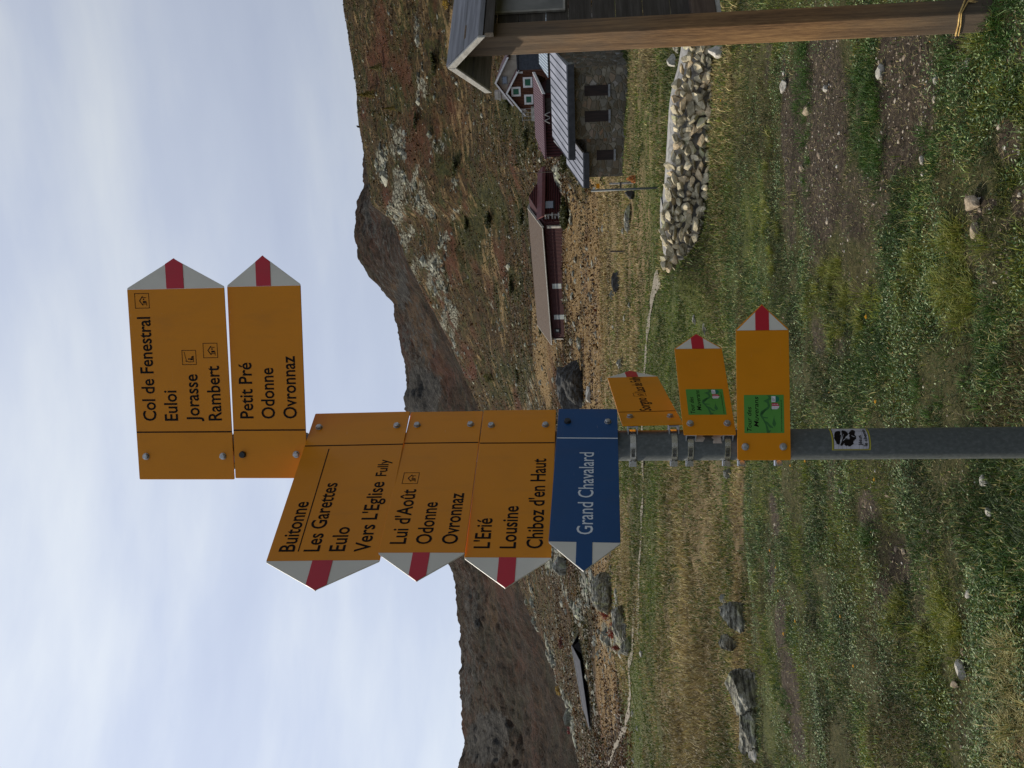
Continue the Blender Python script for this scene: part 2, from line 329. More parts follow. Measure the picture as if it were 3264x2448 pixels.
gm_near = mat("ground earth and turf", rough=0.95, spec=0.15)
def terrain_mat(t, b):
    v = coords(t)
    cA, A = attr(t, 'zone_a'); cB, B = attr(t, 'zone_b')
    nf = noise(t, v, 26, 6, 0.65); nm = noise(t, v, 5.5, 6, 0.6); nl = noise(t, v, 0.55, 6, 0.6); nvf = noise(t, v, 95, 4, 0.7); nx = noise(t, v, 1.9, 6, 0.65)
    turf = ramp(t, math_(t, 'ADD', math_(t, 'MULTIPLY', nf, .55), math_(t, 'MULTIPLY', nvf, .45)), [(0.34, (0.014, 0.014, 0.006)), (0.46, (0.040, 0.040, 0.014)), (0.55, (0.066, 0.056, 0.024)), (0.68, (0.12, 0.10, 0.05))])
    lawn = ramp(t, math_(t, 'ADD', math_(t, 'MULTIPLY', nm, .5), math_(t, 'MULTIPLY', nf, .5)), [(0.36, (0.030, 0.042, 0.010)), (0.52, (0.070, 0.082, 0.018)), (0.66, (0.11, 0.11, 0.035))])
    dry = ramp(t, math_(t, 'ADD', math_(t, 'MULTIPLY', nx, .6), math_(t, 'MULTIPLY', nf, .4)), [(0.34, (0.05, 0.034, 0.016)), (0.48, (0.17, 0.120, 0.058)), (0.66, (0.32, 0.235, 0.12))])
    soil = ramp(t, nf, [(0.25, (0.014, 0.010, 0.007)), (0.5, (0.050, 0.038, 0.025)), (0.66, (0.095, 0.073, 0.050)), (0.8, (0.20, 0.165, 0.12))])
    c = mixc(t, math_(t, 'MULTIPLY_ADD', nl, 0.5, A['Green'], clamp=True), turf, lawn)
    d = math_(t, 'MULTIPLY', math_(t, 'ADD', A['Blue'], math_(t, 'MULTIPLY_ADD', nl, 1.1, -0.55)), 1.15, clamp=True)
    c = mixc(t, d, c, dry)
    s = math_(t, 'MULTIPLY_ADD', math_(t, 'ADD', A['Red'], math_(t, 'MULTIPLY_ADD', nm, 0.8, -0.4)), 2.6, -0.8, clamp=True)
    c = mixc(t, s, c, soil)
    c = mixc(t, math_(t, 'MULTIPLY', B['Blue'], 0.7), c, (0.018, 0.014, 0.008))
    setc(t, b, c)
    bump(t, b, math_(t, 'ADD', nf, math_(t, 'MULTIPLY', nvf, 0.5)), 0.9, 0.03)
terrain_mat(gm_near.node_tree, gm_near.node_tree.nodes['Principled BSDF'])

gm_hill = mat("alpine heath slope", rough=0.95, spec=0.1)
def hill_mat(t, b, far=False):
    v = coords(t, (.36, .36, .36)) if far else coords(t)
    cA, A = attr(t, 'zone_a'); cB, B = attr(t, 'zone_b')
    nb = noise(t, v, 0.035, 5, 0.6); nm = noise(t, v, 0.16, 6, 0.65, 0.6); nf = noise(t, v, 0.55, 6, 0.7); nx = noise(t, v, 1.6, 4, 0.7)
    vs = coords(t, (0.45, 1.0, 1.0)); ns = noise(t, vs, 0.22, 6, 0.68, 0.8)
    heath = ramp(t, nf, [(0.34, (0.010, 0.007, 0.003)), (0.5, (0.043, 0.028, 0.011)), (0.66, (0.110, 0.070, 0.028))])
    olive = ramp(t, nf, [(0.34, (0.008, 0.011, 0.003)), (0.5, (0.032, 0.034, 0.008)), (0.68, (0.078, 0.070, 0.020))])
    tan = ramp(t, nx, [(0.25, (0.11, 0.075, 0.035)), (0.5, (0.23, 0.16, 0.078)), (0.75, (0.35, 0.25, 0.125))])
    rust = ramp(t, nx, [(0.3, (0.050, 0.016, 0.009)), (0.7, (0.115, 0.042, 0.022))])
    rock = ramp(t, nx, [(0.25, (0.08, 0.078, 0.062)), (0.5, (0.26, 0.26, 0.21)), (0.72, (0.46, 0.46, 0.37))])
    vc = N(t, 'ShaderNodeTexVoronoi'); vc.feature = 'DISTANCE_TO_EDGE'; vc.inputs['Scale'].default_value = .42; vd = N(t, 'ShaderNodeMix', data_type='RGBA', blend_type='LINEAR_LIGHT'); vd.inputs[0].default_value = 1.6; wn = N(t, 'ShaderNodeTexNoise'); wn.inputs['Scale'].default_value = .5; wn.inputs['Detail'].default_value = 5; t.links.new(v, wn.inputs[0]); t.links.new(coords(t, (1, .6, 1.5)), vd.inputs[6]); t.links.new(wn.outputs[1], vd.inputs[7]); t.links.new(vd.outputs[2], vc.inputs[0])
    ck = N(t, 'ShaderNodeMapRange'); ck.inputs[1].default_value = .02; ck.inputs[2].default_value = .16; t.links.new(vc.outputs[0], ck.inputs[0]); rock = mixc(t, ck.outputs[0], (0.035, 0.034, 0.024), rock)
    if far:
        rock = ramp(t, nf, [(0.25, (0.018, 0.018, 0.019)), (0.5, (0.052, 0.052, 0.050)), (0.78, (0.17, 0.17, 0.16))])
    if far:
        heath = ramp(t, nf, [(0.32, (0.008, 0.006, 0.004)), (0.5, (0.036, 0.021, 0.012)), (0.68, (0.085, 0.049, 0.027))]); tan = ramp(t, nx, [(0.25, (0.06, 0.038, 0.018)), (0.75, (0.13, 0.085, 0.045))])
        olive = ramp(t, nf, [(0.25, (0.016, 0.016, 0.010)), (0.75, (0.06, 0.052, 0.030))])
    def thr(x, lo, hi):
        m = N(t, 'ShaderNodeMapRange'); m.inputs[1].default_value = lo; m.inputs[2].default_value = hi; t.links.new(x, m.inputs[0]); return m.outputs[0]
    c = mixc(t, thr(math_(t, 'ADD', nm, math_(t, 'MULTIPLY', B['Green'], 0.35)), 0.47, 0.60), heath, olive)
    c = mixc(t, thr(math_(t, 'ADD', ns, math_(t, 'MULTIPLY', A['Blue'], 0.30)), 0.555, 0.68), c, tan)
    c = mixc(t, math_(t, 'MULTIPLY', thr(math_(t, 'ADD', nb, math_(t, 'ADD', math_(t, 'MULTIPLY', B['Red'], 0.24), math_(t, 'MULTIPLY', nf, 0.25))), 0.66, 0.80), 0.8), c, rust)
    rk = thr(math_(t, 'ADD', math_(t, 'ADD', math_(t, 'MULTIPLY', nm, 0.46), math_(t, 'MULTIPLY', nx, 0.34)), math_(t, 'ADD', math_(t, 'MULTIPLY', nf, 0.50), math_(t, 'MULTIPLY', A['Red'], 0.40))), 0.80, 0.86)
    c = mixc(t, rk, c, rock)
    if far:
        nq = noise(t, v, 0.75, 6, 0.72); c = mixc(t, math_(t, 'MULTIPLY', thr(nq, .56, .64), .45), c, (0.115, 0.10, 0.08)); c = mixc(t, math_(t, 'MULTIPLY', thr(nq, .44, .36), .7), c, (0.012, 0.010, 0.009))
    c = mixc(t, 1.0, c, (.70, .66, .60) if far else (.86, .83, .76), 'MULTIPLY')
    setc(t, b, c)
    bump(t, b, math_(t, 'ADD', nf, nx), 0.9, 0.5 if not far else 4.0)
hill_mat(gm_hill.node_tree, gm_hill.node_tree.nodes['Principled BSDF'])
gm_mount = mat("far mountain rock and heath", rough=0.95, spec=0.1)
hill_mat(gm_mount.node_tree, gm_mount.node_tree.nodes['Principled BSDF'], True)

def zones_of(P, near):
    dx, dy = disp(P); x, y = P[:, 0], P[:, 1]
    front = (P @ FW > 1.0)
    w = 7 * (1 + 0 * x)
    dxx = dx + (15 * fbm(x, y, 0.7, 4, 61) + smooth(9.5, 13, np.hypot(x, y)) * 26 * fbm(x, y, 4.5, 4, 65)) if near else dx + 16 * fbm(x, y, 20, 5, 62)
    dyy = dy + (48 * fbm(x, y, 0.7, 4, 63) + smooth(9.5, 13, np.hypot(x, y)) * 110 * fbm(x, y, 5.5, 4, 67)) if near else dy + 44 * fbm(x, y, 20, 5, 64)
    a = np.zeros((len(P), 3), np.float32); b = np.zeros((len(P), 3), np.float32)
    a[:, 0] = ell(dxx, dyy, SOIL if near else ROCKZ); a[:, 1] = ell(dxx, dyy, LAWN); a[:, 2] = ell(dxx, dyy, DRY)
    b[:, 0] = ell(dxx, dyy, REDZ); b[:, 1] = ell(dxx, dyy, GREENZ); b[:, 2] = ell(dxx, dyy, DARK)
    a[~front] *= 0.0; b[~front] = 0
    return a, b

AZ = np.radians(np.concatenate([np.arange(-180, -34, 6.0), np.arange(-34, 34.01, 0.14), np.arange(38, 180.1, 6.0)]))
def sheet(name, r0, r1, ratio, m, near, az=AZ):
    n = int(math.log(r1 / r0) / math.log(ratio)) + 1; rr = np.exp(np.linspace(math.log(r0), math.log(r1), n))
    z = grid_z(az, np.minimum(rr, 400)) - np.maximum(rr - 400, 0)[None, :] * 0.35
    X = rr[None, :] * np.sin(az)[:, None]; Y = rr[None, :] * np.cos(az)[:, None]; z = z + detail_z(X, Y, rr[None, :])
    P = np.stack([X.ravel(), Y.ravel(), z.ravel()], 1); na = len(az)
    i = (np.arange(na - 1)[:, None] * n + np.arange(n - 1)[None, :]).ravel()
    F = np.stack([i, i + 1, i + n + 1, i + n], 1)
    a, b = zones_of(P, near)
    o = np_mesh(name, P, [F], m, {'zone_a': a, 'zone_b': b}, flat=False); o['kind'] = 'structure'
    return o
sheet('ground', 0.3, 62.0, 1.0075, gm_near, True)
sheet('hillside', 62.0, 428.0, 1.0055, gm_hill, False)

# the mountain behind the slope
SKY_D = [(-200, 760), (200, 800), (380, 797), (400, 801), (430, 786), (470, 777), (520, 774), (560, 780), (600, 804), (650, 850), (656, 855), (680, 857), (720, 862), (760, 872), (800, 880), (838, 884), (856, 877), (884, 881), (900, 892),
         (1000, 918), (1100, 945), (1219, 970), (1264, 987), (1320, 988), (1372, 995), (1431, 1000), (1455, 996), (1517, 998), (1560, 1003), (1600, 1003), (1630, 998), (1656, 992), (1720, 985), (1950, 1000)]
sd_az = np.array([azd(d, y) for y, d in SKY_D]); sd_el = np.array([eld(d, y) for y, d in SKY_D]); k_ = np.argsort(sd_az); sd_az = sd_az[k_]; sd_el = sd_el[k_]
def mountain():
    az = np.radians(np.arange(-33, 30, 0.11)); top = np.interp(az, sd_az, sd_el)
    base_el = grid_z(az, np.array([400.0]))[:, 0]
    s = np.linspace(0, 1, 150); r = 405 + 445 * s; R_TOP = 850
    prof = s ** 0.85
    z0 = base_el - 14
    z = z0[:, None] + (CAM_H + top * R_TOP - z0)[:, None] * prof[None, :]
    X = r[None, :] * np.sin(az)[:, None]; Y = r[None, :] * np.cos(az)[:, None]
    rough = 8 * fbm(X, Y, 95, 5, 71) + 11 * (0.35 - np.abs(fbm(X, Y, 48, 6, 73))) + 3.5 * np.abs(fbm(X, Y, 12, 4, 79))
    crest = 3.4 * fbm(X, Y, 14, 5, 77) + 2.5 * np.abs(fbm(X, Y, 6, 3, 78))
    z = z + rough * (np.sin(np.pi * np.clip(s, 0, 1)) ** 0.7)[None, :] + crest * (s ** 3)[None, :]
    # far side
    s2 = np.linspace(0.02, 1, 14); rb = 850 + 350 * s2; zb = z[:, -1:] - (150 * s2)[None, :]
    r = np.concatenate([r, rb]); z = np.concatenate([z, zb], 1)
    X = r[None, :] * np.sin(az)[:, None]; Y = r[None, :] * np.cos(az)[:, None]
    n = len(r); P = np.stack([X.ravel(), Y.ravel(), z.ravel()], 1)
    i = (np.arange(len(az) - 1)[:, None] * n + np.arange(n - 1)[None, :]).ravel()
    a, b = zones_of(P, False)
    a[:, 1] = 0; dx, dy = disp(P); dxx = dx + 14 * fbm(P[:, 0], P[:, 1], 40, 4, 81); dyy = dy + 20 * fbm(P[:, 0], P[:, 1], 40, 4, 83)
    a[:, 0] = ell(dxx, dyy, [(800, 470, 22, 50, .5), (830, 510, 30, 50, .4), (870, 620, 16, 50, .6), (880, 720, 20, 40, .5), (910, 850, 40, 60, .8), (930, 740, 12, 40, .4), (1020, 1330, 16, 60, .5), (1030, 1440, 26, 40, .4), (1050, 1600, 50, 60, .75), (1010, 1500, 10, 60, .5), (1010, 1400, 14, 200, .42), (840, 560, 40, 120, .35), (900, 800, 30, 150, .4)])
    a[:, 2] = ell(dxx, dyy, [(895, 690, 12, 60, .7), (920, 730, 10, 50, .8), (855, 640, 10, 40, .4), (1065, 1300, 10, 60, .5), (1100, 1240, 9, 50, .6), (945, 800, 10, 50, .5)])
    o = np_mesh('mountain', P, [np.stack([i, i + 1, i + n + 1, i + n], 1)], gm_mount, {'zone_a': a, 'zone_b': b}, flat=False); o['kind'] = 'structure'
mountain()

# trodden paths, thin sheets laid on the ground
m_path = mat("pale gravel path", rough=0.95, build=two_tone((0.13, 0.11, 0.075), (0.27, 0.235, 0.175), 9, 0.4))
def path(name, pts, width):
    P = np.array([gpt(a, b)[:2] for a, b in pts]); seg = np.hypot(*np.diff(P, axis=0).T); s = np.concatenate([[0], np.cumsum(seg)])
    n = max(8, int(s[-1] / 0.35)); q = np.linspace(0, s[-1], n); C = np.stack([np.interp(q, s, P[:, 0]), np.interp(q, s, P[:, 1])], 1)
    T = np.gradient(C, axis=0); T /= np.linalg.norm(T, axis=1)[:, None]; Nn = np.stack([-T[:, 1], T[:, 0]], 1)
    wl = width * (0.5 + 0.22 * fbm(C[:, 0], C[:, 1], 1.6, 3, 91)); wr = width * (0.5 + 0.22 * fbm(C[:, 0], C[:, 1], 1.6, 3, 95))
    rows = [C + Nn * wl[:, None] * k for k in (1, .5, 0)] + [C - Nn * wr[:, None] * k for k in (.5, 1)]
    V = np.concatenate([np.column_stack([r_, gz(r_[:, 0], r_[:, 1]) + (0.02 + 0.0006 * np.hypot(r_[:, 0], r_[:, 1]))]) for r_ in rows]); i = np.arange(n - 1)
    F = np.concatenate([np.stack([k * n + i, k * n + i + 1, (k + 1) * n + i + 1, (k + 1) * n + i], 1) for k in range(4)])
    o = np_mesh(name, V, [F], m_path, flat=False); o['kind'] = 'structure'; return o
path('path', [(1424, 592), (1412, 640), (1404, 690), (1397, 760), (1391, 860), (1388, 1000), (1385, 1198), (1382, 1305), (1378, 1378)], 0.6)
path('path', [(1371, 1300), (1369, 1360), (1367, 1417), (1360, 1516), (1352, 1575), (1342, 1585), (1330, 1612), (1319, 1642), (1308, 1690)], 0.5)

# ------------------------------------------------------------------ signpost and arrow signs
def paint(c, dark=0.8):
    def f(t, b):
        v = coords(t); n = noise(t, v, 9, 6, 0.6); n2_ = noise(t, v, 160, 2)
        cc_ = ramp(t, n, [(0.3, tuple(x * dark for x in c)), (0.6, c)])
        sc = noise(t, coords(t, (1.0, 1.0, 14.0)), 16, 3, 0.7, 1.2); sm = N(t, 'ShaderNodeMapRange'); sm.inputs[1].default_value = .70; sm.inputs[2].default_value = .74; t.links.new(sc, sm.inputs[0])
        cc_ = mixc(t, math_(t, 'MULTIPLY', sm.outputs[0], .16), cc_, (.62, .55, .42)); dr_ = noise(t, coords(t, (2.0, 1.0, .5)), 7, 5, .7)
        dm = N(t, 'ShaderNodeMapRange'); dm.inputs[1].default_value = .56; dm.inputs[2].default_value = .78; t.links.new(dr_, dm.inputs[0]); cc_ = mixc(t, math_(t, 'MULTIPLY', dm.outputs[0], .13), cc_, (.10, .07, .04)); setc(t, b, cc_)
        r = N(t, 'ShaderNodeMapRange'); r.inputs[3].default_value = 0.32; r.inputs[4].default_value = 0.55; b.inputs['Coat Weight'].default_value = 0.12; b.inputs['Coat Roughness'].default_value = 0.1; t.links.new(n, r.inputs[0]); t.links.new(r.outputs[0], b.inputs['Roughness'])
        bump(t, b, n2_, 0.06, 0.0005)
    return f
m_orange = mat("amber sign paint", rough=0.4, spec=0.2, build=paint((0.66, 0.235, 0.003), .93))
m_blue = mat("blue sign paint", rough=0.4, build=paint((0.001, 0.055, 0.175), .9))
m_white = mat("white sign paint", rough=0.4, build=paint((0.66, 0.63, 0.54), .93))
m_red = mat("red sign paint", rough=0.4, build=paint((0.50, 0.010, 0.025), .9))
m_black = mat("black lettering", (0.008, 0.006, 0.005), 0.7, spec=0.12)
m_silver = mat("pale lettering", (0.62, 0.66, 0.68), 0.45)
m_bolt = mat("zinc bolt", rough=0.42, metal=0.85, build=two_tone((0.30, 0.30, 0.29), (0.52, 0.52, 0.50), 120))
m_cap = mat("black plastic bolt cap", (0.02, 0.022, 0.025), 0.5)
m_steel = mat("stainless band", rough=0.25, metal=1.0, build=two_tone((0.5, 0.5, 0.5), (0.72, 0.72, 0.72), 60))
m_bracket = mat("grey steel bracket", rough=0.5, metal=0.5, build=two_tone((0.22, 0.23, 0.23), (0.36, 0.37, 0.37), 80))
def galv(t, b):
    v = coords(t, (1, 1, 0.7)); n = noise(t, v, 130, 5, 0.65); n2_ = noise(t, v, 6, 5, 0.6)
    c = ramp(t, n, [(0.3, (0.075, 0.086, 0.085)), (0.55, (0.115, 0.128, 0.125)), (0.75, (0.18, 0.192, 0.188))])
    setc(t, b, mixc(t, math_(t, 'MULTIPLY', n2_, 0.4), c, (0.075, 0.08, 0.072))); bump(t, b, n, 0.2, 0.001)
m_galv = mat("weathered galvanised steel", rough=0.55, metal=0.25, build=galv)

POLE = np.array([-0.156, 2.10]); PR = 0.0375
def turn(yaw_dir, origin):
    """world matrix of a local frame: x along yaw_dir, y away from the viewer, z up"""
    x = Vector(yaw_dir).normalized(); return x

def text_mesh(name, s, x0, x1, z, cap, m, parent, mw, flip=False, shear=0.0, bold=0.0):
    """lettering from x0 to x1 on the baseline z, capitals of height cap, lying 0.4 mm proud of the plate"""
    cu = bpy.data.curves.new(name, 'FONT'); cu.body = s; cu.size = 1.0; cu.extrude = 0.0; cu.resolution_u = 3; cu.shear = shear; cu.offset = bold + .013
    o = bpy.data.objects.new(name, cu); col.objects.link(o)
    dg = bpy.context.evaluated_depsgraph_get(); dg.update()
    me = bpy.data.meshes.new_from_object(o.evaluated_get(dg)); col.objects.unlink(o); bpy.data.objects.remove(o)
    n = len(me.vertices); co = np.zeros(n * 3, np.float32); me.vertices.foreach_get('co', co); co = co.reshape(-1, 3)
    H_CAP = 0.729
    lo, hi = co[:, 0].min(), co[:, 0].max()
    X = x0 + (co[:, 0] - lo) / (hi - lo) * (x1 - x0); Z = z + co[:, 1] / H_CAP * cap
    new = np.stack([X, np.full(n, 0.0), Z], 1)
    me.vertices.foreach_set('co', new.astype(np.float32).ravel()); me.materials.clear(); me.materials.append(m); me.update()
    r = bpy.data.objects.new(name, me); r.location = (0, -0.0005, 0); return link(r, parent)

def pict_house(b, cx, cz, s, fill=1):
    """hut pictogram in a square frame, side s, centre (cx, cz)"""
    h = s / 2; w = s * 0.035
    for a in ((cx - h, cx + h, cz + h - w, cz + h), (cx - h, cx + h, cz - h, cz - h + w), (cx - h, cx - h + w, cz - h, cz + h), (cx + h - w, cx + h, cz - h, cz + h)):
        b.flat([(a[0], a[2]), (a[1], a[2]), (a[1], a[3]), (a[0], a[3])], 0)
    t = s * 0.07; ax, az_ = cx, cz + s * 0.20
    for sg in (-1, 1):
        b.flat([(ax, az_), (ax + sg * s * .30, cz - s * .02), (ax + sg * s * .30, cz - s * .02 - t), (ax, az_ - t)], 0)
        b.flat([(cx + sg * s * .23, cz), (cx + sg * s * .19, cz), (cx + sg * s * .19, cz - s * .30), (cx + sg * s * .23, cz - s * .30)], 0)
    b.flat([(cx - s * .14, cz - s * .06), (cx - s * .02, cz - s * .06), (cx - s * .02, cz - s * .30), (cx - s * .14, cz - s * .30)], 0)
    b.flat([(cx + s * .05, cz - s * .07), (cx + s * .14, cz - s * .07), (cx + s * .14, cz - s * .16), (cx + s * .05, cz - s * .16)], 0)
    b.flat([(cx - s * .34, cz - s * .30), (cx - s * .1, cz - s * .30), (cx - s * .1, cz - s * .33), (cx - s * .34, cz - s * .33)], 0)
def pict_lift(b, cx, cz, s):
    h = s / 2; w = s * 0.035
    for a in ((cx - h, cx + h, cz + h - w, cz + h), (cx - h, cx + h, cz - h, cz - h + w), (cx - h, cx - h + w, cz - h, cz + h), (cx + h - w, cx + h, cz - h, cz + h)):
        b.flat([(a[0], a[2]), (a[1], a[2]), (a[1], a[3]), (a[0], a[3])], 0)
    def bar(p, q, t):
        p = Vector((p[0] * s + cx, p[1] * s + cz)); q = Vector((q[0] * s + cx, q[1] * s + cz)); d = (q - p).normalized(); n = Vector((-d.y, d.x)) * t * s / 2
        b.flat([tuple(p + n), tuple(q + n), tuple(q - n), tuple(p - n)], 0)
    bar((-.32, .18), (.40, .34), .03); bar((-.24, .30), (-.24, .12), .025); bar((-.24, .22), (-.28, .1), .025); bar((-.3, .1), (-.3, -.3), .04); bar((-.3, -.3), (.02, -.3), .04); bar((.02, -.3), (.02, -.14), .04)
    bar((-.12, -.06), (-.12, -.24), .13); bar((-.16, -.22), (.06, -.2), .08); bar((.06, -.18), (.08, -.34), .05)
    b.add([(cx - .10 * s + .06 * s * math.cos(i * math.pi / 4), 0, cz + .02 * s + .06 * s * math.sin(i * math.pi / 4)) for i in range(8)], [tuple(range(8))])

def clamp(parent, mw_inv, z, ang, d1=.0555):
    """hose clamp with its channel bracket round the pole; ang = world direction from the pole to the plate"""
    b = MB(); n = 28; r0, r1, h = PR + 0.0006, PR + 0.0022, 0.007
    for i in range(n):
        a0, a1 = 2 * math.pi * i / n, 2 * math.pi * (i + 1) / n; P = []
        for a in (a0, a1):
            P.append([(math.cos(a) * r0, math.sin(a) * r0, -h), (math.cos(a) * r1, math.sin(a) * r1, -h), (math.cos(a) * r1, math.sin(a) * r1, h), (math.cos(a) * r0, math.sin(a) * r0, h)])
        b.hexa(P[0], P[1])
    # slots pressed in the band, towards the viewer
    for k in range(11):
        a = math.radians(-110 + k * 3.2 - 20); b.box(0, 0, 0, 0, 0, 0) if False else None
        c, s = math.cos(a), math.sin(a); q = r1 + .0003
        b.add([(c * q - s * .0006, s * q + c * .0006, -.0045), (c * q + s * .0006, s * q - c * .0006, -.0045), (c * q + s * .0006, s * q - c * .0006, .0045), (c * q - s * .0006, s * q + c * .0006, .0045)], [(0, 1, 2, 3)], 1)
    # worm screw housing on the left side of the pole
    a = math.radians(188); c, s = math.cos(a), math.sin(a); p = Vector((c * (PR + .007), s * (PR + .007), 0)); tv = Vector((-s, c, 0))
    b.cyl(p - tv * .011, p + tv * .011, .0065, n=10); b.cyl(p - tv * .019, p - tv * .011, .0048, n=6)
    b.box(p.x - .007, p.x + .006, p.y - .008, p.y + .008, -.0085, .0085)
    o = b.build('clamp', [m_steel, m_cap], parent); o.matrix_local = mw_inv @ Matrix.Translation((POLE[0], POLE[1], z))
    # U channel between pole and plate
    g = MB(); d0 = PR * 0.72; w, hh, t = .016, .0125, .0028
    g.box(d0, d1, -w, w, hh - t, hh); g.box(d0, d1, -w, w, -hh, -hh + t); g.box(d1 - t, d1, -w, w, -hh + t, hh - t)
    k = g.build('bracket', m_bracket, o); k.matrix_local = Matrix.Rotation(ang, 4, 'Z')

SIGNS = {}
def arrow_sign(name, label, yaw, base, H, Ln, T, tilt, right, cap_c, main, tipm, bandm, band_w, bolts, texts, icons=(), line=0.121, black_bolts=(), sticker=None, line_m=None, txt_m=None, extra=None):
    """base = (x, y, z of the top edge) of the blunt end; the arrow points along yaw (degrees)"""
    y = math.radians(yaw); d = Vector((math.cos(y), math.sin(y), 0)); ti = math.radians(tilt)
    up = Vector((0, 0, 1)); d2 = math.cos(ti) * d + math.sin(ti) * up; up2 = math.cos(ti) * up - math.sin(ti) * d
    sg = 1 if right else -1; ex = d2 * sg; ez = up2; ey = ez.cross(ex)      # ey points away from the reader
    mw = Matrix(((ex.x, ey.x, ez.x, base[0]), (ex.y, ey.y, ez.y, base[1]), (ex.z, ey.z, ez.z, base[2] + CAM_H), (0, 0, 0, 1)))
    root = empty(name, label=label, cat="arrow sign", group="arrow signs on the hiking signpost"); root.matrix_world = mw
    mwi = mw.inverted()
    th = 0.003
    X = lambda v: v * sg
    def poly(pts):
        q = [(X(a), c) for a, c in pts]
        return q if sg > 0 else q[::-1]
    b = MB(); b.prism(poly([(0, -H + .002), (.002, -H), (Ln - .0002, -H), (Ln - .0002, 0), (.002, 0), (0, -.002)]), 0, th); b.build('panel', main, root, bevel=0.0008)
    c_ = -H / 2
    b = MB(); b.prism(poly([(Ln, -H), (Ln + .004, -H + .0015), (Ln + T - .004, c_ - .004), (Ln + T, c_), (Ln + T - .004, c_ + .004), (Ln + .004, -.0015), (Ln, 0)]), 0, th)
    tip = b.build('arrow_tip', tipm if cap_c is None else cap_c, root, bevel=0.0008)
    if cap_c is not None:                                                  # white field inside a painted rim
        b = MB(); e_ = .0022; b.flat(poly([(Ln, -H + e_), (Ln + T - e_ * 1.6, c_), (Ln, -e_)]), -.0003); b.build('white_field', tipm, tip)
    w = band_w / 2; e_ = .0005 if cap_c is None else .0026
    b = MB(); xx = Ln + T * (1 - band_w / H)
    b.prism(poly([(Ln, c_ - w), (xx - e_, c_ - w), (Ln + T - e_, c_), (xx - e_, c_ + w), (Ln, c_ + w)]), -.0009, -.0001); b.build('colour_band', bandm, tip)
    if line:
        b = MB(); b.box(min(X(line - .0016), X(line + .0016)), max(X(line - .0016), X(line + .0016)), -.0005, -.0001, -H + .001, -.001); b.build('dividing_line', line_m or m_black, root)
    for i, (bx, bz) in enumerate(bolts):
        g = MB(); g.cyl((X(bx), -.0001, bz), (X(bx), -.0014, bz), .0088, n=18); 
        if i in black_bolts: g.cyl((X(bx), -.0014, bz), (X(bx), -.0075, bz), .0085, .0075, n=14)
        else:
            g.cyl((X(bx), -.0014, bz), (X(bx), -.0064, bz), .0078, n=6); g.cyl((X(bx), -.0064, bz), (X(bx), -.0072, bz), .0066, .0050, n=12)
        g.build('bolt', m_cap if i in black_bolts else m_bolt, root, bevel=0.0006)
    for s, a, bb, z, cap in texts:
        text_mesh('lettering', s, X(a), X(bb), z, cap, txt_m or m_black, root, mw, bold=-.010 if txt_m else 0.0)
    for kind, cx, cz, s in icons:
        b = MB(); (pict_house if kind == 'house' else pict_lift)(b, X(cx), cz, s); o = b.build('pictogram', m_black, root); o.location = (0, -.0005, 0)
    if extra: extra(root, X)
    # fixing behind the plate
    nrm_ = ey; nang = math.atan2(-ey.y, -ey.x)
    off = abs((base[0] - POLE[0]) * ey.x + (base[1] - POLE[1]) * ey.y)
    for bx, bz in bolts:
        clamp(root, mwi, CAM_H + base[2] + bz, nang, off - th - .0004)
    SIGNS[name + str(len(SIGNS))] = root
    return root

def underline(root, X):
    b = MB(); b.box(X(.450), X(.1326), -.0005, -.0001, -.0650, -.0626); b.build('underline', m_black, root)
FR = 'pointing right'; 
HT = .0352
arrow_sign('hiking_sign', "topmost amber arrow sign with lettering Col de Fenestral and three pictograms", -6.0, (-.2280, 2.0471, 1.126), .248, .4773, .0742, -.25, True, None, m_orange, m_white, m_red, .0445,
           [(.0595, -.0218), (.0595, -.2218)], [("Col de Fenestral", .1495, .409, -.0545, HT), ("Euloi", .1495, .2255, -.1105, HT), ("Jorasse", .1475, .2655, -.1672, HT), ("Rambert", .1495, .286, -.2235, HT)],
           [('house', .449, -.0368, .0372), ('lift', .3074, -.149, .0366), ('house', .324, -.2044, .0372)])
arrow_sign('hiking_sign', "amber arrow sign reading Petit Pré, Odonne, Ovronnaz, second from the pole top", -4.77, (-.2257, 2.0459, .8751), .185, .4761, .0744, -.32, True, None, m_orange, m_white, m_red, .0367,
           [(.060, -.0219), (.060, -.1588)], [("Petit Pré", .1505, .289, -.053, HT), ("Odonne", .1495, .2755, -.108, HT), ("Ovronnaz", .1495, .304, -.1635, HT)], black_bolts=(0,))
arrow_sign('hiking_sign', "amber arrow sign reading Buitonne above a ruled line, third from the pole top", 230.69, (-.0684, 2.1138, .6899), .2455, .4749, .0779, -.96, False, None, m_orange, m_white, m_red, .0440,
           [(.0544, -.0221), (.0544, -.2197)], [("Buitonne", .4505, .3063, -.0545, .0358), ("Les Garettes", .4505, .2481, -.1092, .0358), ("Eulo", .4505, .3831, -.1646, .0358), ("Vers L'Eglise", .4525, .2471, -.2195, .0358), ("Fully", .2282, .1737, -.2196, .0265)], extra=underline)
arrow_sign('hiking_sign', "amber arrow sign reading Lui d'Août with one hut pictogram", 232.15, (-.0677, 2.1254, .4437), .1844, .465, .0763, -.28, False, None, m_orange, m_white, m_red, .0363,
           [(.053, -.0237), (.053, -.158)], [("Lui d'Août", .441, .2775, -.0540, .0358), ("Odonne", .4415, .3187, -.1092, .0355), ("Ovronnaz", .4415, .2906, -.1656, .0358)], [('house', .2410, -.0358, .0372)], line=.1195)
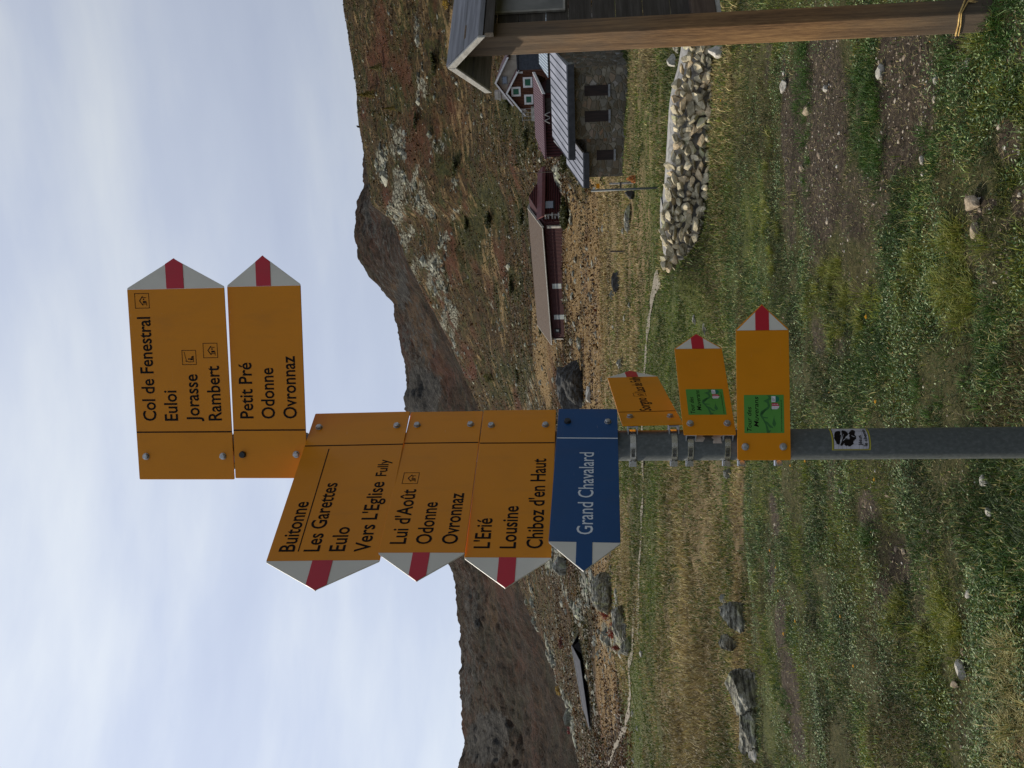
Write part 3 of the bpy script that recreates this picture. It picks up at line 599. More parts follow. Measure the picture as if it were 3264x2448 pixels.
arrow_sign('hiking_sign', "amber arrow sign reading L'Erié, Lousine, Chiboz d'en Haut, directly above the blue sign", 230.76, (-.0654, 2.122, .2564), .1825, .4691, .0788, .19, False, None, m_orange, m_white, m_red, .0363,
           [(.058, -.0238), (.058, -.1578)], [("L'Erié", .445, .3613, -.0508, .0355), ("Lousine", .445, .3253, -.1063, .0355), ("Chiboz d'en Haut", .445, .1753, -.1629, .0358)])
arrow_sign('hiking_sign', "blue arrow sign with pale lettering Grand Chavalard", 236.86, (-.064, 2.1324, .0675), .1467, .4755, .0816, 1.46, False, None, m_blue, m_white, m_blue, .0325,
           [(.057, -.0243), (.057, -.1228)], [("Grand Chavalard", .4535, .1785, -.0899, .0352)], black_bolts=(0,), line=.1228, line_m=m_silver, txt_m=m_silver)
arrow_sign('hiking_sign', "amber arrow sign turned nearly edge-on, reading Sorgno and Lacs de Fully", 75.27, (-.1041, 2.0702, -.0882), .1472, .4688, .0751, 2.70, True, None, m_orange, m_white, m_red, .0345,
           [(.0645, -.0255), (.0600, -.1247)], [("Sorgno", .1166, .2387, -.0857, .031), ("Lacs de Fully", .2960, .466, -.0915, .031)], [('house', .2705, -.0725, .034)], line=.1101)

m_green = mat("green sticker", rough=0.5, build=paint((0.075, 0.27, 0.035), .9))
m_green2 = mat("dark green mountain print", (0.030, 0.135, 0.028), 0.5)
m_teal = mat("emblem green", (0.004, 0.14, 0.075), 0.5)
m_red2 = mat("emblem red", (0.42, 0.012, 0.035), 0.5); m_whit2 = mat("emblem white", (0.66, 0.66, 0.66), 0.5); m_gr2 = mat("emblem grey", (0.25, 0.25, 0.25), 0.5)
def trail_sticker(x0, x1, z0, z1):
    def f(root, X):
        W, Hh = x1 - x0, z1 - z0
        b = MB(); b.box(x0, x1, -.0004, -.0001, z0, z1); st = b.build('trail_sticker', m_green, root)
        def p(u, v): return (x0 + u * W, z1 - v * Hh)           # u across 0..1, v down 0..1
        def fl(pts, m, y, name):
            g = MB(); g.flat([p(*q) for q in pts], y); return g.build(name, m, st)
        g = MB()
        for pts in ([(0.0, .56), (.10, .55), (.22, .53), (.34, .47), (.40, .43), (.48, .39), (.57, .45), (.62, .50), (.645, .54), (.63, .57), (.57, .53), (.52, .49), (.46, .455), (.40, .49), (.34, .51), (.22, .57), (.12, .60), (0, .63)],
                    [(.47, .44), (.52, .40), (.58, .43), (.64, .53), (.70, .60), (.78, .58), (.82, .53), (.84, .48), (.87, .54), (.90, .60), (.94, .62), (.99, .58), (.99, .68), (.94, .66), (.90, .69), (.84, .62), (.78, .64), (.70, .66), (.63, .62), (.57, .53), (.52, .48)],
                    [(.43, .47), (.41, .60), (.38, .59), (.39, .50)], [(.34, .49), (.28, .60), (.20, .66), (.16, .72), (.13, .72), (.14, .64), (.22, .58), (.30, .50)],
                    [(.50, .76), (.42, .745), (.33, .72), (.24, .70), (.17, .74), (.17, .77), (.24, .80), (.30, .78), (.38, .755)], [(.06, .60), (.08, .67), (.05, .66), (.0, .62)], [(.65, .70), (.58, .70), (.60, .68), (.64, .66)]):
            g.flat([p(*q) for q in pts], -.0007)
        g.build('mountain_print', m_green2, st)
        text_mesh('lettering', "Tour des", *(p(.045, 0)[0], p(.69, 0)[0], p(0, .180)[1]), .118 * Hh, m_black, st, None, shear=.22, bold=-.003)
        text_mesh('lettering', "Muverans", *(p(.16, 0)[0], p(.955, 0)[0], p(0, .360)[1]), .122 * Hh, m_black, st, None, shear=.22, bold=-.003)
        text_mesh('lettering', "www.tourdesmuverans.ch", *(p(.035, 0)[0], p(.865, 0)[0], p(0, .950)[1]), .040 * Hh, m_black, st, None, bold=-.006)
        # shield, white half and red half with stars
        fl([(.625, .695), (.705, .695), (.705, .885), (.665, .87), (.625, .835)], m_whit2, -.0008, 'shield'); fl([(.705, .695), (.785, .695), (.785, .835), (.745, .87), (.705, .885)], m_red2, -.0008, 'shield')
        g = MB(); h = MB()
        for k in range(4):
            for dst, uu in ((g, .655), (h, .75)):
                cx, cz = p(uu, .725 + .038 * k); r = .011 * W
                dst.flat([(cx + r * math.cos(i * math.pi / 3), cz + r * math.sin(i * math.pi / 3)) for i in range(6)], -.0010)
            cx, cz = p(.705, .715 + .040 * k); r = .010 * W
            g.flat([(cx + r * math.cos(math.pi / 2 + i * math.pi / 4), cz + r * math.sin(math.pi / 2 + i * math.pi / 4)) for i in range(5)], -.0010)
            h.flat([(cx + r * math.cos(-math.pi / 2 + i * math.pi / 4), cz + r * math.sin(-math.pi / 2 + i * math.pi / 4)) for i in range(5)], -.0010)
        g.build('stars', m_red2, st); h.build('stars', m_whit2, st)
        fl([(.81, .69), (.965, .69), (.965, .79), (.81, .79)], m_whit2, -.0008, 'shield')
        fl([(.81, .79), (.965, .79), (.965, .82)] + [(.8875 + .0775 * math.cos(a), .81 + .075 * math.sin(a)) for a in np.linspace(0, math.pi, 12)], m_teal, -.0008, 'shield')
        g = MB()
        for k in range(3):
            g.flat([p(.835, .705 + .027 * k), p(.935 - .02 * k, .705 + .027 * k), p(.935 - .02 * k, .718 + .027 * k), p(.835, .718 + .027 * k)], -.0010)
        g.build('motto', m_gr2, st)
    return f
arrow_sign('trail_sign', "small amber arrow sign with green sticker, just above the lowest sign", 44.72, (-.1268, 2.0466, -.2328), .123, .2997, .0591, -.54, True, m_orange, m_orange, m_white, m_red, .0313,
           [(.0345, -.0182), (.0345, -.1060)], [], line=None, extra=trail_sticker(.0640, .1510, -.1080, -.0166))
arrow_sign('trail_sign', "lowest amber arrow sign, face-on, with green Tour des Muverans sticker", 2.39, (-.1877, 2.038, -.357), .123, .3076, .0623, -.37, True, m_orange, m_orange, m_white, m_red, .0318,
           [(.0315, -.0181), (.0315, -.1056)], [], line=None, extra=trail_sticker(.0637, .1539, -.1087, -.0164))

sp = empty('signpost', (POLE[0], POLE[1], 0), "tall grey galvanised steel pole carrying all nine arrow signs", "signpost")
b = MB(); zt = CAM_H + 1.130; b.cyl((0, 0, -.3), (0, 0, zt - .006), PR, n=40); pole_o = b.build('pole', m_galv, sp, smooth_=True)
md = pole_o.modifiers.new('edges', 'EDGE_SPLIT'); md.split_angle = 0.8
b = MB(); b.cyl((0, 0, zt - .006), (0, 0, zt + .004), PR + .0015, PR - .001, n=40); b.build('pole_cap', m_bracket, sp)
# worn paper remains and the sticker, curved round the pole
def on_pole(name, m, a0, a1, z0, z1, rr, parent, pts=None, skew=0.0):
    V = []; F = []
    if pts is None:
        n = 14
        for i in range(n + 1):
            a = math.radians(a0 + (a1 - a0) * i / n)
            for z in (z0, z1): V.append((rr * math.cos(a), rr * math.sin(a), z))
        F = [(2 * i, 2 * i + 2, 2 * i + 3, 2 * i + 1) for i in range(n)]
        b = MB(); b.add(V, F); return b.build(name, m, parent)
    b = MB()
    for pl in pts:
        b.add([(rr * math.cos(math.radians(a0 + (a1 - a0) * u)), rr * math.sin(math.radians(a0 + (a1 - a0) * u)), z1 + (z0 - z1) * v) for u, v in pl], [tuple(range(len(pl)))])
    return b.build(name, m, parent)
m_yel = mat("yellow sticker border", (0.36, 0.32, 0.03), 0.5)
def grid_paper(t, b):
    v = coords(t); n = noise(t, v, 60, 3); setc(t, b, ramp(t, n, [(0.3, (0.36, 0.35, 0.38)), (0.6, (0.48, 0.47, 0.50))]))
m_paper = mat("printed sticker paper", rough=0.55, build=grid_paper)
zs1 = CAM_H + vplane([POLE[0], POLE[1] - PR], [1, 0], 2652, 1412)[1]; zs0 = CAM_H - CAM_H + vplane([POLE[0], POLE[1] - PR], [1, 0], 2776, 1412)[1]
zs1 = zs1 - CAM_H
A0, A1 = -109, -12
st = on_pole('sticker', m_yel, A0, A1, zs0, zs1, PR + .0004, sp)
rim = .0024
on_pole('sticker_rim', m_black, A0 + 3.4, A1 - 3.4, zs0 + rim * 1.5, zs1 - rim * 1.5, PR + .0007, st)
on_pole('sticker_paper', m_paper, A0 + 4.6, A1 - 4.6, zs0 + rim * 2.0, zs1 - rim * 2.0, PR + .0010, st)
hz0, hz1 = zs0 + rim * 2, zs1 - rim * 2
rb = random.Random(4)
def blob(cx, cy, rx, ry, n=26, j=.13):
    return [(cx + rx * math.cos(t) * (1 + rb.uniform(-j, j)), cy + ry * math.sin(t) * (1 + rb.uniform(-j, j))) for t in [2 * math.pi * i / n for i in range(n)]]
blobs = [blob(.50, .18, .34, .16), blob(.26, .42, .14, .15), blob(.62, .34, .24, .10), blob(.50, .55, .16, .10), blob(.66, .55, .12, .09), blob(.78, .60, .10, .07), blob(.46, .30, .10, .08)]
def in_poly(u, v, pl):
    c = False
    for (x0, y0), (x1, y1) in zip(pl, pl[1:] + pl[:1]):
        if (y0 > v) != (y1 > v) and u < (x1 - x0) * (v - y0) / (y1 - y0) + x0: c = not c
    return c
def printed(m, rr, polys, nu=72, nv=110):
    b = MB(); q = lambda u, v: (rr * math.cos(math.radians(A0 + 4.6 + (A1 - A0 - 9.2) * u)), rr * math.sin(math.radians(A0 + 4.6 + (A1 - A0 - 9.2) * u)), hz1 + (hz0 - hz1) * v)
    for i in range(nu):
        for j in range(nv):
            if any(in_poly((i + .5) / nu, (j + .5) / nv, pl) for pl in polys):
                b.add([q(i / nu, j / nv), q((i + 1) / nu, j / nv), q((i + 1) / nu, (j + 1) / nv), q(i / nu, (j + 1) / nv)], [(0, 3, 2, 1)])
    return b.build('print', m, st)
printed(m_black, PR + .0013, blobs)
m_lite = mat("pale print line", (0.40, 0.40, 0.42), 0.6)
def streak(p, q, w):
    d = Vector((q[0] - p[0], q[1] - p[1])).normalized(); n = Vector((-d.y, d.x)) * w
    return [(p[0] + n.x, p[1] + n.y), (q[0] + n.x * .4, q[1] + n.y * .4), (q[0] - n.x * .4, q[1] - n.y * .4), (p[0] - n.x, p[1] - n.y)]
printed(m_lite, PR + .0015, [streak((.12, .14), (.62, .30), .016), streak((.30, .18), (.72, .27), .012), streak((.60, .22), (.92, .28), .014), streak((.45, .36), (.60, .46), .04), streak((.70, .44), (.78, .50), .03), streak((.34, .26), (.44, .34), .012), streak((.50, .60), (.56, .52), .016)])
printed(m_gr2, PR + .0011, [streak((0, v), (1, v), .0035) for v in (.12, .24, .36, .48, .60, .72, .84, .93)] + [streak((u, 0), (u, 1), .0035) for u in (.08, .2, .32, .44, .56, .68, .8, .92)])
def pole_text(s, u0, u1, v, cap):
    cu = bpy.data.curves.new('t', 'FONT'); cu.body = s; cu.offset = .018; o = bpy.data.objects.new('t', cu); col.objects.link(o)
    dg = bpy.context.evaluated_depsgraph_get(); dg.update(); me = bpy.data.meshes.new_from_object(o.evaluated_get(dg)); bpy.data.objects.remove(o)
    n = len(me.vertices); co = np.zeros(n * 3, np.float32); me.vertices.foreach_get('co', co); co = co.reshape(-1, 3); lo, hi = co[:, 0].min(), co[:, 0].max()
    u = u0 + (co[:, 0] - lo) / (hi - lo) * (u1 - u0); z = hz1 + (hz0 - hz1) * v + co[:, 1] / .729 * cap
    a = np.radians(A0 + 4.6 + (A1 - A0 - 9.2) * u); rr = PR + .0018
    me.vertices.foreach_set('co', np.stack([rr * np.cos(a), rr * np.sin(a), z], 1).astype(np.float32).ravel()); me.materials.clear(); me.materials.append(m_black); me.update()
    link(bpy.data.objects.new('lettering', me), st)
pole_text("Jésus", .14, .56, .80, .0085); pole_text("le chemin", .12, .88, .955, .0085)
m_scrap = mat("torn pale paper", rough=0.8, build=two_tone((0.42, 0.36, 0.30), (0.62, 0.56, 0.48), 70, 0.2))
def zpole(x): return vplane([POLE[0], POLE[1] - PR], [1, 0], x, 1412)[1]
for x0, x1, a0, a1 in ((2218, 2244, -74, -22), (2272, 2300, -80, -14), (2300, 2345, -52, -12)):
    V = []; n = 9
    up_ = [rb.uniform(-.0035, .0035) for _ in range(n + 1)]; lo_ = [rb.uniform(-.0035, .0035) for _ in range(n + 1)]
    bq = MB(); zt_, zb_ = zpole(x0), zpole(x1)
    for i in range(n + 1):
        a = math.radians(a0 + (a1 - a0) * i / n); V += [((PR + .0003) * math.cos(a), (PR + .0003) * math.sin(a), zb_ + lo_[i]), ((PR + .0003) * math.cos(a), (PR + .0003) * math.sin(a), zt_ + up_[i])]
    bq.add(V, [(2 * i, 2 * i + 2, 2 * i + 3, 2 * i + 1) for i in range(n)]); bq.build('torn_paper', m_scrap, sp)

# ------------------------------------------------------------------ wooden notice board at the right
def woodmat(name, cols, sc=(1, 1, 0.07), rings=34, rough=0.8):
    def f(t, b):
        v = coords(t, sc); n = noise(t, v, rings, 6, 0.62, 0.3); n2_ = noise(t, coords(t), 2.6, 4, 0.6); n3 = noise(t, v, rings * 4, 3, 0.6)
        c = ramp(t, math_(t, 'ADD', math_(t, 'MULTIPLY', n, .75), math_(t, 'MULTIPLY', n3, .25)), [(0.32, cols[0]), (0.5, cols[1]), (0.66, cols[2])])
        c = mixc(t, math_(t, 'MULTIPLY', n2_, 0.55), c, cols[3]); setc(t, b, c); bump(t, b, math_(t, 'ADD', n, n3), 0.35, 0.002)
    return mat(name, rough=rough, spec=0.2, build=f)
def postwood(t, b):
    v = coords(t, (1, 1, 0.045)); n = noise(t, v, 42, 7, 0.68, 0.5); n3 = noise(t, coords(t, (1, 1, .12)), 150, 3, 0.6); n2_ = noise(t, coords(t, (1, 1, .5)), 5, 5, 0.65)
    c = ramp(t, math_(t, 'ADD', math_(t, 'MULTIPLY', n, .7), math_(t, 'MULTIPLY', n3, .3)), [(0.32, (0.060, 0.030, 0.013)), (0.47, (0.20, 0.105, 0.043)), (0.66, (0.38, 0.215, 0.085))])
    s = N(t, 'ShaderNodeSeparateXYZ'); t.links.new(coords(t), s.inputs[0])
    # greyer towards the top, darker and greyer towards the foot
    top = N(t, 'ShaderNodeMapRange'); top.inputs[1].default_value = 1.15; top.inputs[2].default_value = 1.85; top.inputs[3].default_value = .12; top.inputs[4].default_value = .75; t.links.new(math_(t, 'ADD', s.outputs[2], math_(t, 'MULTIPLY_ADD', n2_, 1.4, -.7)), top.inputs[0])
    c = mixc(t, top.outputs[0], c, mixc(t, n, (0.060, 0.048, 0.036), (0.20, 0.165, 0.125)))
    ft = N(t, 'ShaderNodeMapRange'); ft.inputs[1].default_value = .62; ft.inputs[2].default_value = .12; ft.inputs[3].default_value = 0; ft.inputs[4].default_value = .85; t.links.new(math_(t, 'ADD', s.outputs[2], math_(t, 'MULTIPLY_ADD', n2_, .8, -.4)), ft.inputs[0])
    c = mixc(t, ft.outputs[0], c, mixc(t, n, (0.040, 0.034, 0.026), (0.13, 0.11, 0.085)))
    kn = N(t, 'ShaderNodeTexVoronoi'); kn.inputs['Scale'].default_value = 5.5; t.links.new(coords(t, (1, 1, .8)), kn.inputs[0]); km = N(t, 'ShaderNodeMapRange'); km.inputs[1].default_value = .10; km.inputs[2].default_value = .03; t.links.new(kn.outputs[0], km.inputs[0])
    c = mixc(t, math_(t, 'MULTIPLY', km.outputs[0], .8), c, (0.03, 0.018, 0.01)); setc(t, b, c); bump(t, b, math_(t, 'ADD', n, n3), .5, .003)
m_post = mat("weathered brown post wood", rough=.8, spec=.2, build=postwood)
m_plank = woodmat("dark weathered plank", [(0.030, 0.025, 0.020), (0.066, 0.058, 0.048), (0.12, 0.105, 0.090), (0.07, 0.055, 0.04)], sc=(0.07, 1, 1))
m_roofp = woodmat("silvered roof board", [(0.10, 0.10, 0.105), (0.19, 0.19, 0.20), (0.30, 0.30, 0.31), (0.20, 0.195, 0.19)], sc=(0.06, 1, 1))
m_barge = woodmat("pale sawn end board", [(0.26, 0.25, 0.22), (0.44, 0.42, 0.37), (0.58, 0.56, 0.50), (0.42, 0.40, 0.36)], sc=(1, 1, 1))
m_rail = woodmat("reddish rail wood", [(0.06, 0.04, 0.028), (0.11, 0.078, 0.055), (0.17, 0.12, 0.085), (0.12, 0.08, 0.06)], sc=(0.07, 1, 1))
m_notice = mat("faded notice sheet", rough=0.35, build=two_tone((0.10, 0.10, 0.085), (0.21, 0.205, 0.18), 6, 0, lo=.35, hi=.6))
BD = math.atan2(.537, .843)                                     # board runs to the right and away
bx_, by_ = 1.413 + .0, 3.42
brd = empty('notice_board', (bx_, by_, float(gz(bx_, by_))), "weathered wooden notice board with small gabled roof, cut by the picture edge", "notice board", rz=BD)
gb = float(gz(bx_, by_))
S = 0.092; LEN = 1.45
def lz(z): return z - gb
for k, x in enumerate((0.0, LEN)):
    b = MB(); b.box(x, x + S, 0, S, -.3, lz(2.075)); b.build('post', m_post, brd, bevel=.006)
zr0 = 1.6 + 0.1138 * 3.602 - 1.6 + 1.6
ZA, ZE = 2.149, 2.006; YA = .080; YF, YB = YA - .138, YA + .132; XO, X1 = -.080, LEN + S + .08
th = .022
roof = []
for nm, ye, yi in (('roof_board', YF, 0), ('roof_board', YB, 0)):
    # two boards per slope, the upper lapping the lower
    for j in range(2):
        f0, f1 = (0.0, .55) if j == 0 else (.53, 1.0)
        def P(f, lift): return (YA + (ye - YA) * f, lz(ZA + (ZE - ZA) * f) + lift)
        lift = .005 if j == 0 else 0.0
        (ya, za), (yb, zb) = P(f0, lift), P(f1, lift)
        b = MB(); q = [(ya, za), (yb, zb), (yb, zb - th), (ya, za - th)]
        b.hexa([(XO + .012, y, z) for y, z in q], [(X1 - .012, y, z) for y, z in q]); b.build('roof_board', m_roofp, brd, bevel=.003)
    for xo in (XO, X1 - .0125):
        b = MB(); y0, z0 = YA, lz(ZA) - .002; y1, z1 = ye, lz(ZE) - .002; q = [(y0, z0), (y1, z1), (y1, z1 - .030), (y0, z0 - .036)]
        b.hexa([(xo, y, z) for y, z in q], [(xo + .0120, y, z) for y, z in q]); b.build('barge_board', m_barge, brd, bevel=.002)
b = MB(); b.box(XO + .02, X1 - .02, YF - .004, YF + .016, lz(ZE) - .062, lz(ZE) - .026); b.build('eaves_rail', m_plank, brd)
# horizontal planks behind the posts
def on_board(px, py, yoff):
    ex = Vector((math.cos(BD), math.sin(BD))); n = Vector((-ex.y, ex.x)); o = Vector((bx_, by_)) + n * yoff
    s, z = vplane((o.x, o.y), (ex.x, ex.y), px, py); return s, z
YP = .070
zbot = on_board(2199, 5, YP)[1]; ztop = 2.03
zz = zbot; k = 0
rb2 = random.Random(2)
while zz < ztop - .02:
    hgt = min(rb2.choice((.085, .10, .115, .095)), ztop - zz); b = MB(); b.box(-.0 + S + .001, LEN - .001, YP + rb2.uniform(0, .003), YP + .020, lz(zz), lz(zz + hgt) - .003); b.build('plank', m_plank, brd, bevel=.002); zz += hgt; k += 1
zr1 = on_board(2200, 5, YP - .03)[1]; zrb = on_board(2278, 5, YP - .03)[1]
b = MB(); b.box(S + .001, LEN - .001, YP - .036, YP + .03, lz(zrb), lz(zr1)); b.build('lower_rail', m_rail, brd, bevel=.004)
b = MB(); b.box(S + .001, LEN - .001, YP - .028, YP + .03, lz(zrb) - .022, lz(zrb) - .002); b.build('sill_batten', m_barge, brd, bevel=.002)
na = on_board(1575, 41, YP - .004); nb_ = on_board(1794, 22, YP - .004)
b = MB(); b.box(na[0], na[0] + .80, YP - .0045, YP - .001, lz(nb_[1]), lz(na[1])); nt_ = b.build('notice_sheet', m_notice, brd)
m_frame = mat("pale notice edge strip", rough=.6, build=two_tone((.26, .24, .20), (.38, .36, .31), 30))
b = MB(); b.box(na[0] - .012, na[0], YP - .010, YP - .001, lz(nb_[1]), lz(na[1])); b.box(na[0] - .012, na[0] + .8, YP - .0095, YP - .001, lz(nb_[1]) - .010, lz(nb_[1])); b.build('edge_strip', m_frame, nt_)
# straw coloured cord tied round the post
m_cord = mat("frayed straw cord", rough=.8, build=two_tone((.42, .25, .07), (.72, .5, .18), 90))
cord = empty('cord', (bx_, by_, gb), "frayed straw-yellow cord looped round the foot of the board's post", "cord", rz=BD)
def corner_z(px, py): return on_board(px, py, 0)[1]
zc0 = corner_z(3044, 80); zc1 = corner_z(3096, 20)
def loop(z_l, z_r, r, off):
    P = []; e_ = .004
    path_ = [(-e_, S / 2, .25), (-e_, -e_, 0), (S / 2, -e_ - .004, .5), (S + e_, -e_, 1), (S + e_, S + e_, .9), (-e_, S + e_, .4), (-e_, S / 2, .25)]
    b = MB()
    for (x0, y0, t0), (x1, y1, t1) in zip(path_[:-1], path_[1:]):
        b.cyl((x0, y0, lz(z_l + (z_r - z_l) * t0) + off), (x1, y1, lz(z_l + (z_r - z_l) * t1) + off), r, n=7)
    return b.build('loop', m_cord, cord)
zc_left = on_board(3044, 86, S * .5)[1]
loop(zc_left - .004, zc_left - .052, .0034, 0); loop(zc_left - .010, zc_left - .070, .0026, 0)
b = MB()
for i in range(9):
    a = rb2.uniform(0, 6.28); b.cyl((S * .7, -.006, lz(zc_left) - .05), (S * .7 + .02 * math.cos(a), -.012, lz(zc_left) - .05 - abs(.03 * math.sin(a)) - .01), .0016, .0005, n=5)
b.build('frayed_end', m_cord, cord)

# ------------------------------------------------------------------ stones
def icosphere(sub):
    bm = bmesh.new(); bmesh.ops.create_icosphere(bm, subdivisions=sub, radius=1.0)
    V = np.array([v.co[:] for v in bm.verts]); F = np.array([[v.index for v in f.verts] for f in bm.faces]); bm.free(); return V, F
ICO = {k: icosphere(k) for k in (1, 2, 3, 4, 5)}
def stone_shape(seed, size, sub=2, cuts=9, rough=0.08, deep=(0.52, 0.85)):
    """angular stone: a ball cut by random planes, then roughened; size = half extents"""
    r = np.random.default_rng(seed); V, F = ICO[sub]; V = V.copy()
    for k in range(cuts):
        n = r.normal(size=3); n /= np.linalg.norm(n); d = r.uniform(*deep)
        s = V @ n; V = V - np.maximum(s - d, 0)[:, None] * n[None, :]
    V = V * (1 + rough * fbm(V[:, 0] * 2 + seed, V[:, 1] * 2 + V[:, 2] * 1.7, 0.9, 3, seed % 97)[:, None])
    if sub >= 4: V = V * (1 + .10 * (np.abs(fbm(V[:, 0] * 1.4 + seed, V[:, 1] + V[:, 2] * 2.6, .35, 4, seed % 89)) - .2)[:, None])
    V /= np.abs(V).max(axis=0); return V * np.asarray(size)[None, :], F
def rotz(V, a):
    c, s = math.cos(a), math.sin(a); return np.stack([V[:, 0] * c - V[:, 1] * s, V[:, 0] * s + V[:, 1] * c, V[:, 2]], 1)
def rotx(V, a):
    c, s = math.cos(a), math.sin(a); return np.stack([V[:, 0], V[:, 1] * c - V[:, 2] * s, V[:, 1] * s + V[:, 2] * c], 1)
def stonemat(name, cols, scale=7.0, lichen=None, bdist=0.02, useattr=False, lich_amt=0.56):
    def f(t, b):
        v = coords(t); n = noise(t, v, scale, 7, 0.65, 0.4); n2_ = noise(t, v, scale * .35, 4, 0.6); n3 = noise(t, v, scale * 4.5, 4, 0.65)
        c = ramp(t, n, [(0.28, cols[0]), (0.5, cols[1]), (0.7, cols[2])])
        if useattr:
            a, _ = attr(t, 'tint'); c = mixc(t, 1.0, c, a, 'MULTIPLY')
        if lichen:
            m = N(t, 'ShaderNodeMapRange'); m.inputs[1].default_value = lich_amt; m.inputs[2].default_value = lich_amt + .08; t.links.new(n2_, m.inputs[0]); c = mixc(t, math_(t, 'MULTIPLY', m.outputs[0], .75), c, lichen)
        if lichen and not useattr:
            st = noise(t, coords(t, (.35, .35, 2.4)), scale * 1.1, 6, .7, 1.0); sk = N(t, 'ShaderNodeMapRange'); sk.inputs[1].default_value = .40; sk.inputs[2].default_value = .50; t.links.new(st, sk.inputs[0]); c = mixc(t, math_(t, 'MULTIPLY_ADD', sk.outputs[0], .75, .25), (0.03, 0.028, 0.02), c); n = math_(t, 'ADD', n, sk.outputs[0])
        setc(t, b, c); bump(t, b, math_(t, 'ADD', n, math_(t, 'MULTIPLY', n3, .6)), 0.8, bdist)
    return mat(name, rough=0.9, spec=0.2, build=f)
m_wallstone = stonemat("lichened wall stone", [(0.17, 0.155, 0.115), (0.40, 0.37, 0.285), (0.62, 0.58, 0.46)], 11, (0.36, 0.37, 0.20), .02, True)
m_pale = stonemat("pale limestone", [(0.20, 0.185, 0.155), (0.42, 0.395, 0.335), (0.62, 0.59, 0.52)], 26, None, .006)
m_tanrock = stonemat("tan stone", [(0.14, 0.11, 0.075), (0.30, 0.24, 0.165), (0.46, 0.385, 0.28)], 26, None, .006)
m_grey = stonemat("grey gneiss boulder", [(0.085, 0.080, 0.062), (0.29, 0.278, 0.22), (0.56, 0.54, 0.44)], 7, (0.40, 0.40, 0.22), .05, False, .52)
m_darkrock = stonemat("dark boulder stone", [(0.028, 0.028, 0.027), (0.058, 0.058, 0.055), (0.11, 0.11, 0.10)], 2.2, None, .08)  # darker tone than the other stones, all over the boulder
m_outcrop = stonemat("pale lichened outcrop", [(0.085, 0.083, 0.068), (0.235, 0.232, 0.19), (0.42, 0.415, 0.34)], 1.2, (0.34, 0.36, 0.22), .15, True)

# dry stone wall, capped with gravel; its courses follow the ground
WB = [(1536, 40), (1534, 130), (1532, 200), (1531, 300), (1533, 400), (1533, 470), (1508, 520), (1482, 556), (1456, 582)]
WT = [1462, 1458, 1452, 1446, 1440, 1431, 1428, 1427, 1431]
wr = np.array([11.0, 11.0, 11.0, 11.0, 11.02, 11.06, 11.18, 11.32, 11.45]); _wa = np.array([azd(a, y) for a, y in WB])
wb = np.stack([wr * np.sin(_wa), wr * np.cos(_wa)], 1); wbz = gz(wb[:, 0], wb[:, 1]); wbz[6:] = np.array([CAM_H + r * eld(a, y) for (a, y), r in zip(WB[6:], wr[6:])])
wtz = np.array([CAM_H + (r + .25) * eld(d, y) for (a, y), d, r in zip(WB, WT, wr)])
ws = np.concatenate([[0], np.cumsum(np.hypot(*np.diff(wb, axis=0).T))])
def wall_at(s):
    x = np.interp(s, ws, wb[:, 0]); y = np.interp(s, ws, wb[:, 1]); zb = np.interp(s, ws, wbz); zt = np.interp(s, ws, wtz)
    x2 = np.interp(s + .05, ws, wb[:, 0]); y2 = np.interp(s + .05, ws, wb[:, 1]); x1 = np.interp(s - .05, ws, wb[:, 0]); y1 = np.interp(s - .05, ws, wb[:, 1])
    return x, y, zb, zt, math.atan2(y2 - y1, x2 - x1)
wall = empty('dry_stone_wall', (float(wb[4][0]), float(wb[4][1]), float(wbz[4])), "low dry stone wall of pale lichened rubble in front of the stone house", "stone wall")
w0 = np.array([wb[4][0], wb[4][1], wbz[4]])
VV, FF, CC = [], [], []; nb = 0; rw = np.random.default_rng(12)
def put(V, F, tint):
    global nb
    VV.append(V); FF.append(F + nb); CC.append(np.tile(tint, (len(V), 1))); nb += len(V)
L_ = ws[-1]; level = 0
while level < 11:
    zl = level * 0.074; s = -0.05 - rw.uniform(0, .12)
    while s < L_ + .05:
        big = s < 1.0 and rw.random() < .35
        k_ = 1.3 if big else 1.0; hw = rw.choice((.036, .05, .062, .078, .10)) * rw.uniform(.85, 1.15) * k_; hh = rw.uniform(.030, .060) * k_; hd = rw.uniform(.07, .12)
        sc_ = min(max(s + hw, 0), L_); x, y, zb, zt, a = wall_at(sc_); H_ = (zt - zb) * (0.75 + 0.25 * float(smooth(0.2, 1.0, sc_)))
        zc = zb + zl + .035 + rw.uniform(-.03, .03)
        if zl < H_ - .045:
            V, F = stone_shape(int(rw.integers(1e6)), (hw, hd, hh), 3, 12, .05, (.36, .74)); V = rotx(V, rw.uniform(-.5, .3)); t_ = rw.uniform(-.6, .6); c_, s_ = math.cos(t_), math.sin(t_)
            V = np.stack([V[:, 0] * c_ - V[:, 2] * s_, V[:, 1], V[:, 0] * s_ + V[:, 2] * c_], 1); V = rotz(V, a + rw.uniform(-.5, .5))
            nx_, ny_ = -math.sin(a), math.cos(a)
            if nx_ * x + ny_ * y < 0: nx_, ny_ = -nx_, -ny_
            back = .08 + zl * .60 + rw.uniform(-.05, .05)
            P = V + np.array([x + nx_ * back, y + ny_ * back, zc])
            tint = np.array([1.04, .98, .86]) * rw.uniform(.75, 1.3) + np.array([.16, .03, -.06]) * (rw.random() < .18)
            put(P - w0, F, tint)
        s += hw * rw.uniform(1.3, 1.75)
    level += 1
np_mesh('rubble_face', np.concatenate(VV), [np.concatenate(FF)], m_wallstone, {'tint': np.concatenate(CC)}, True, wall)
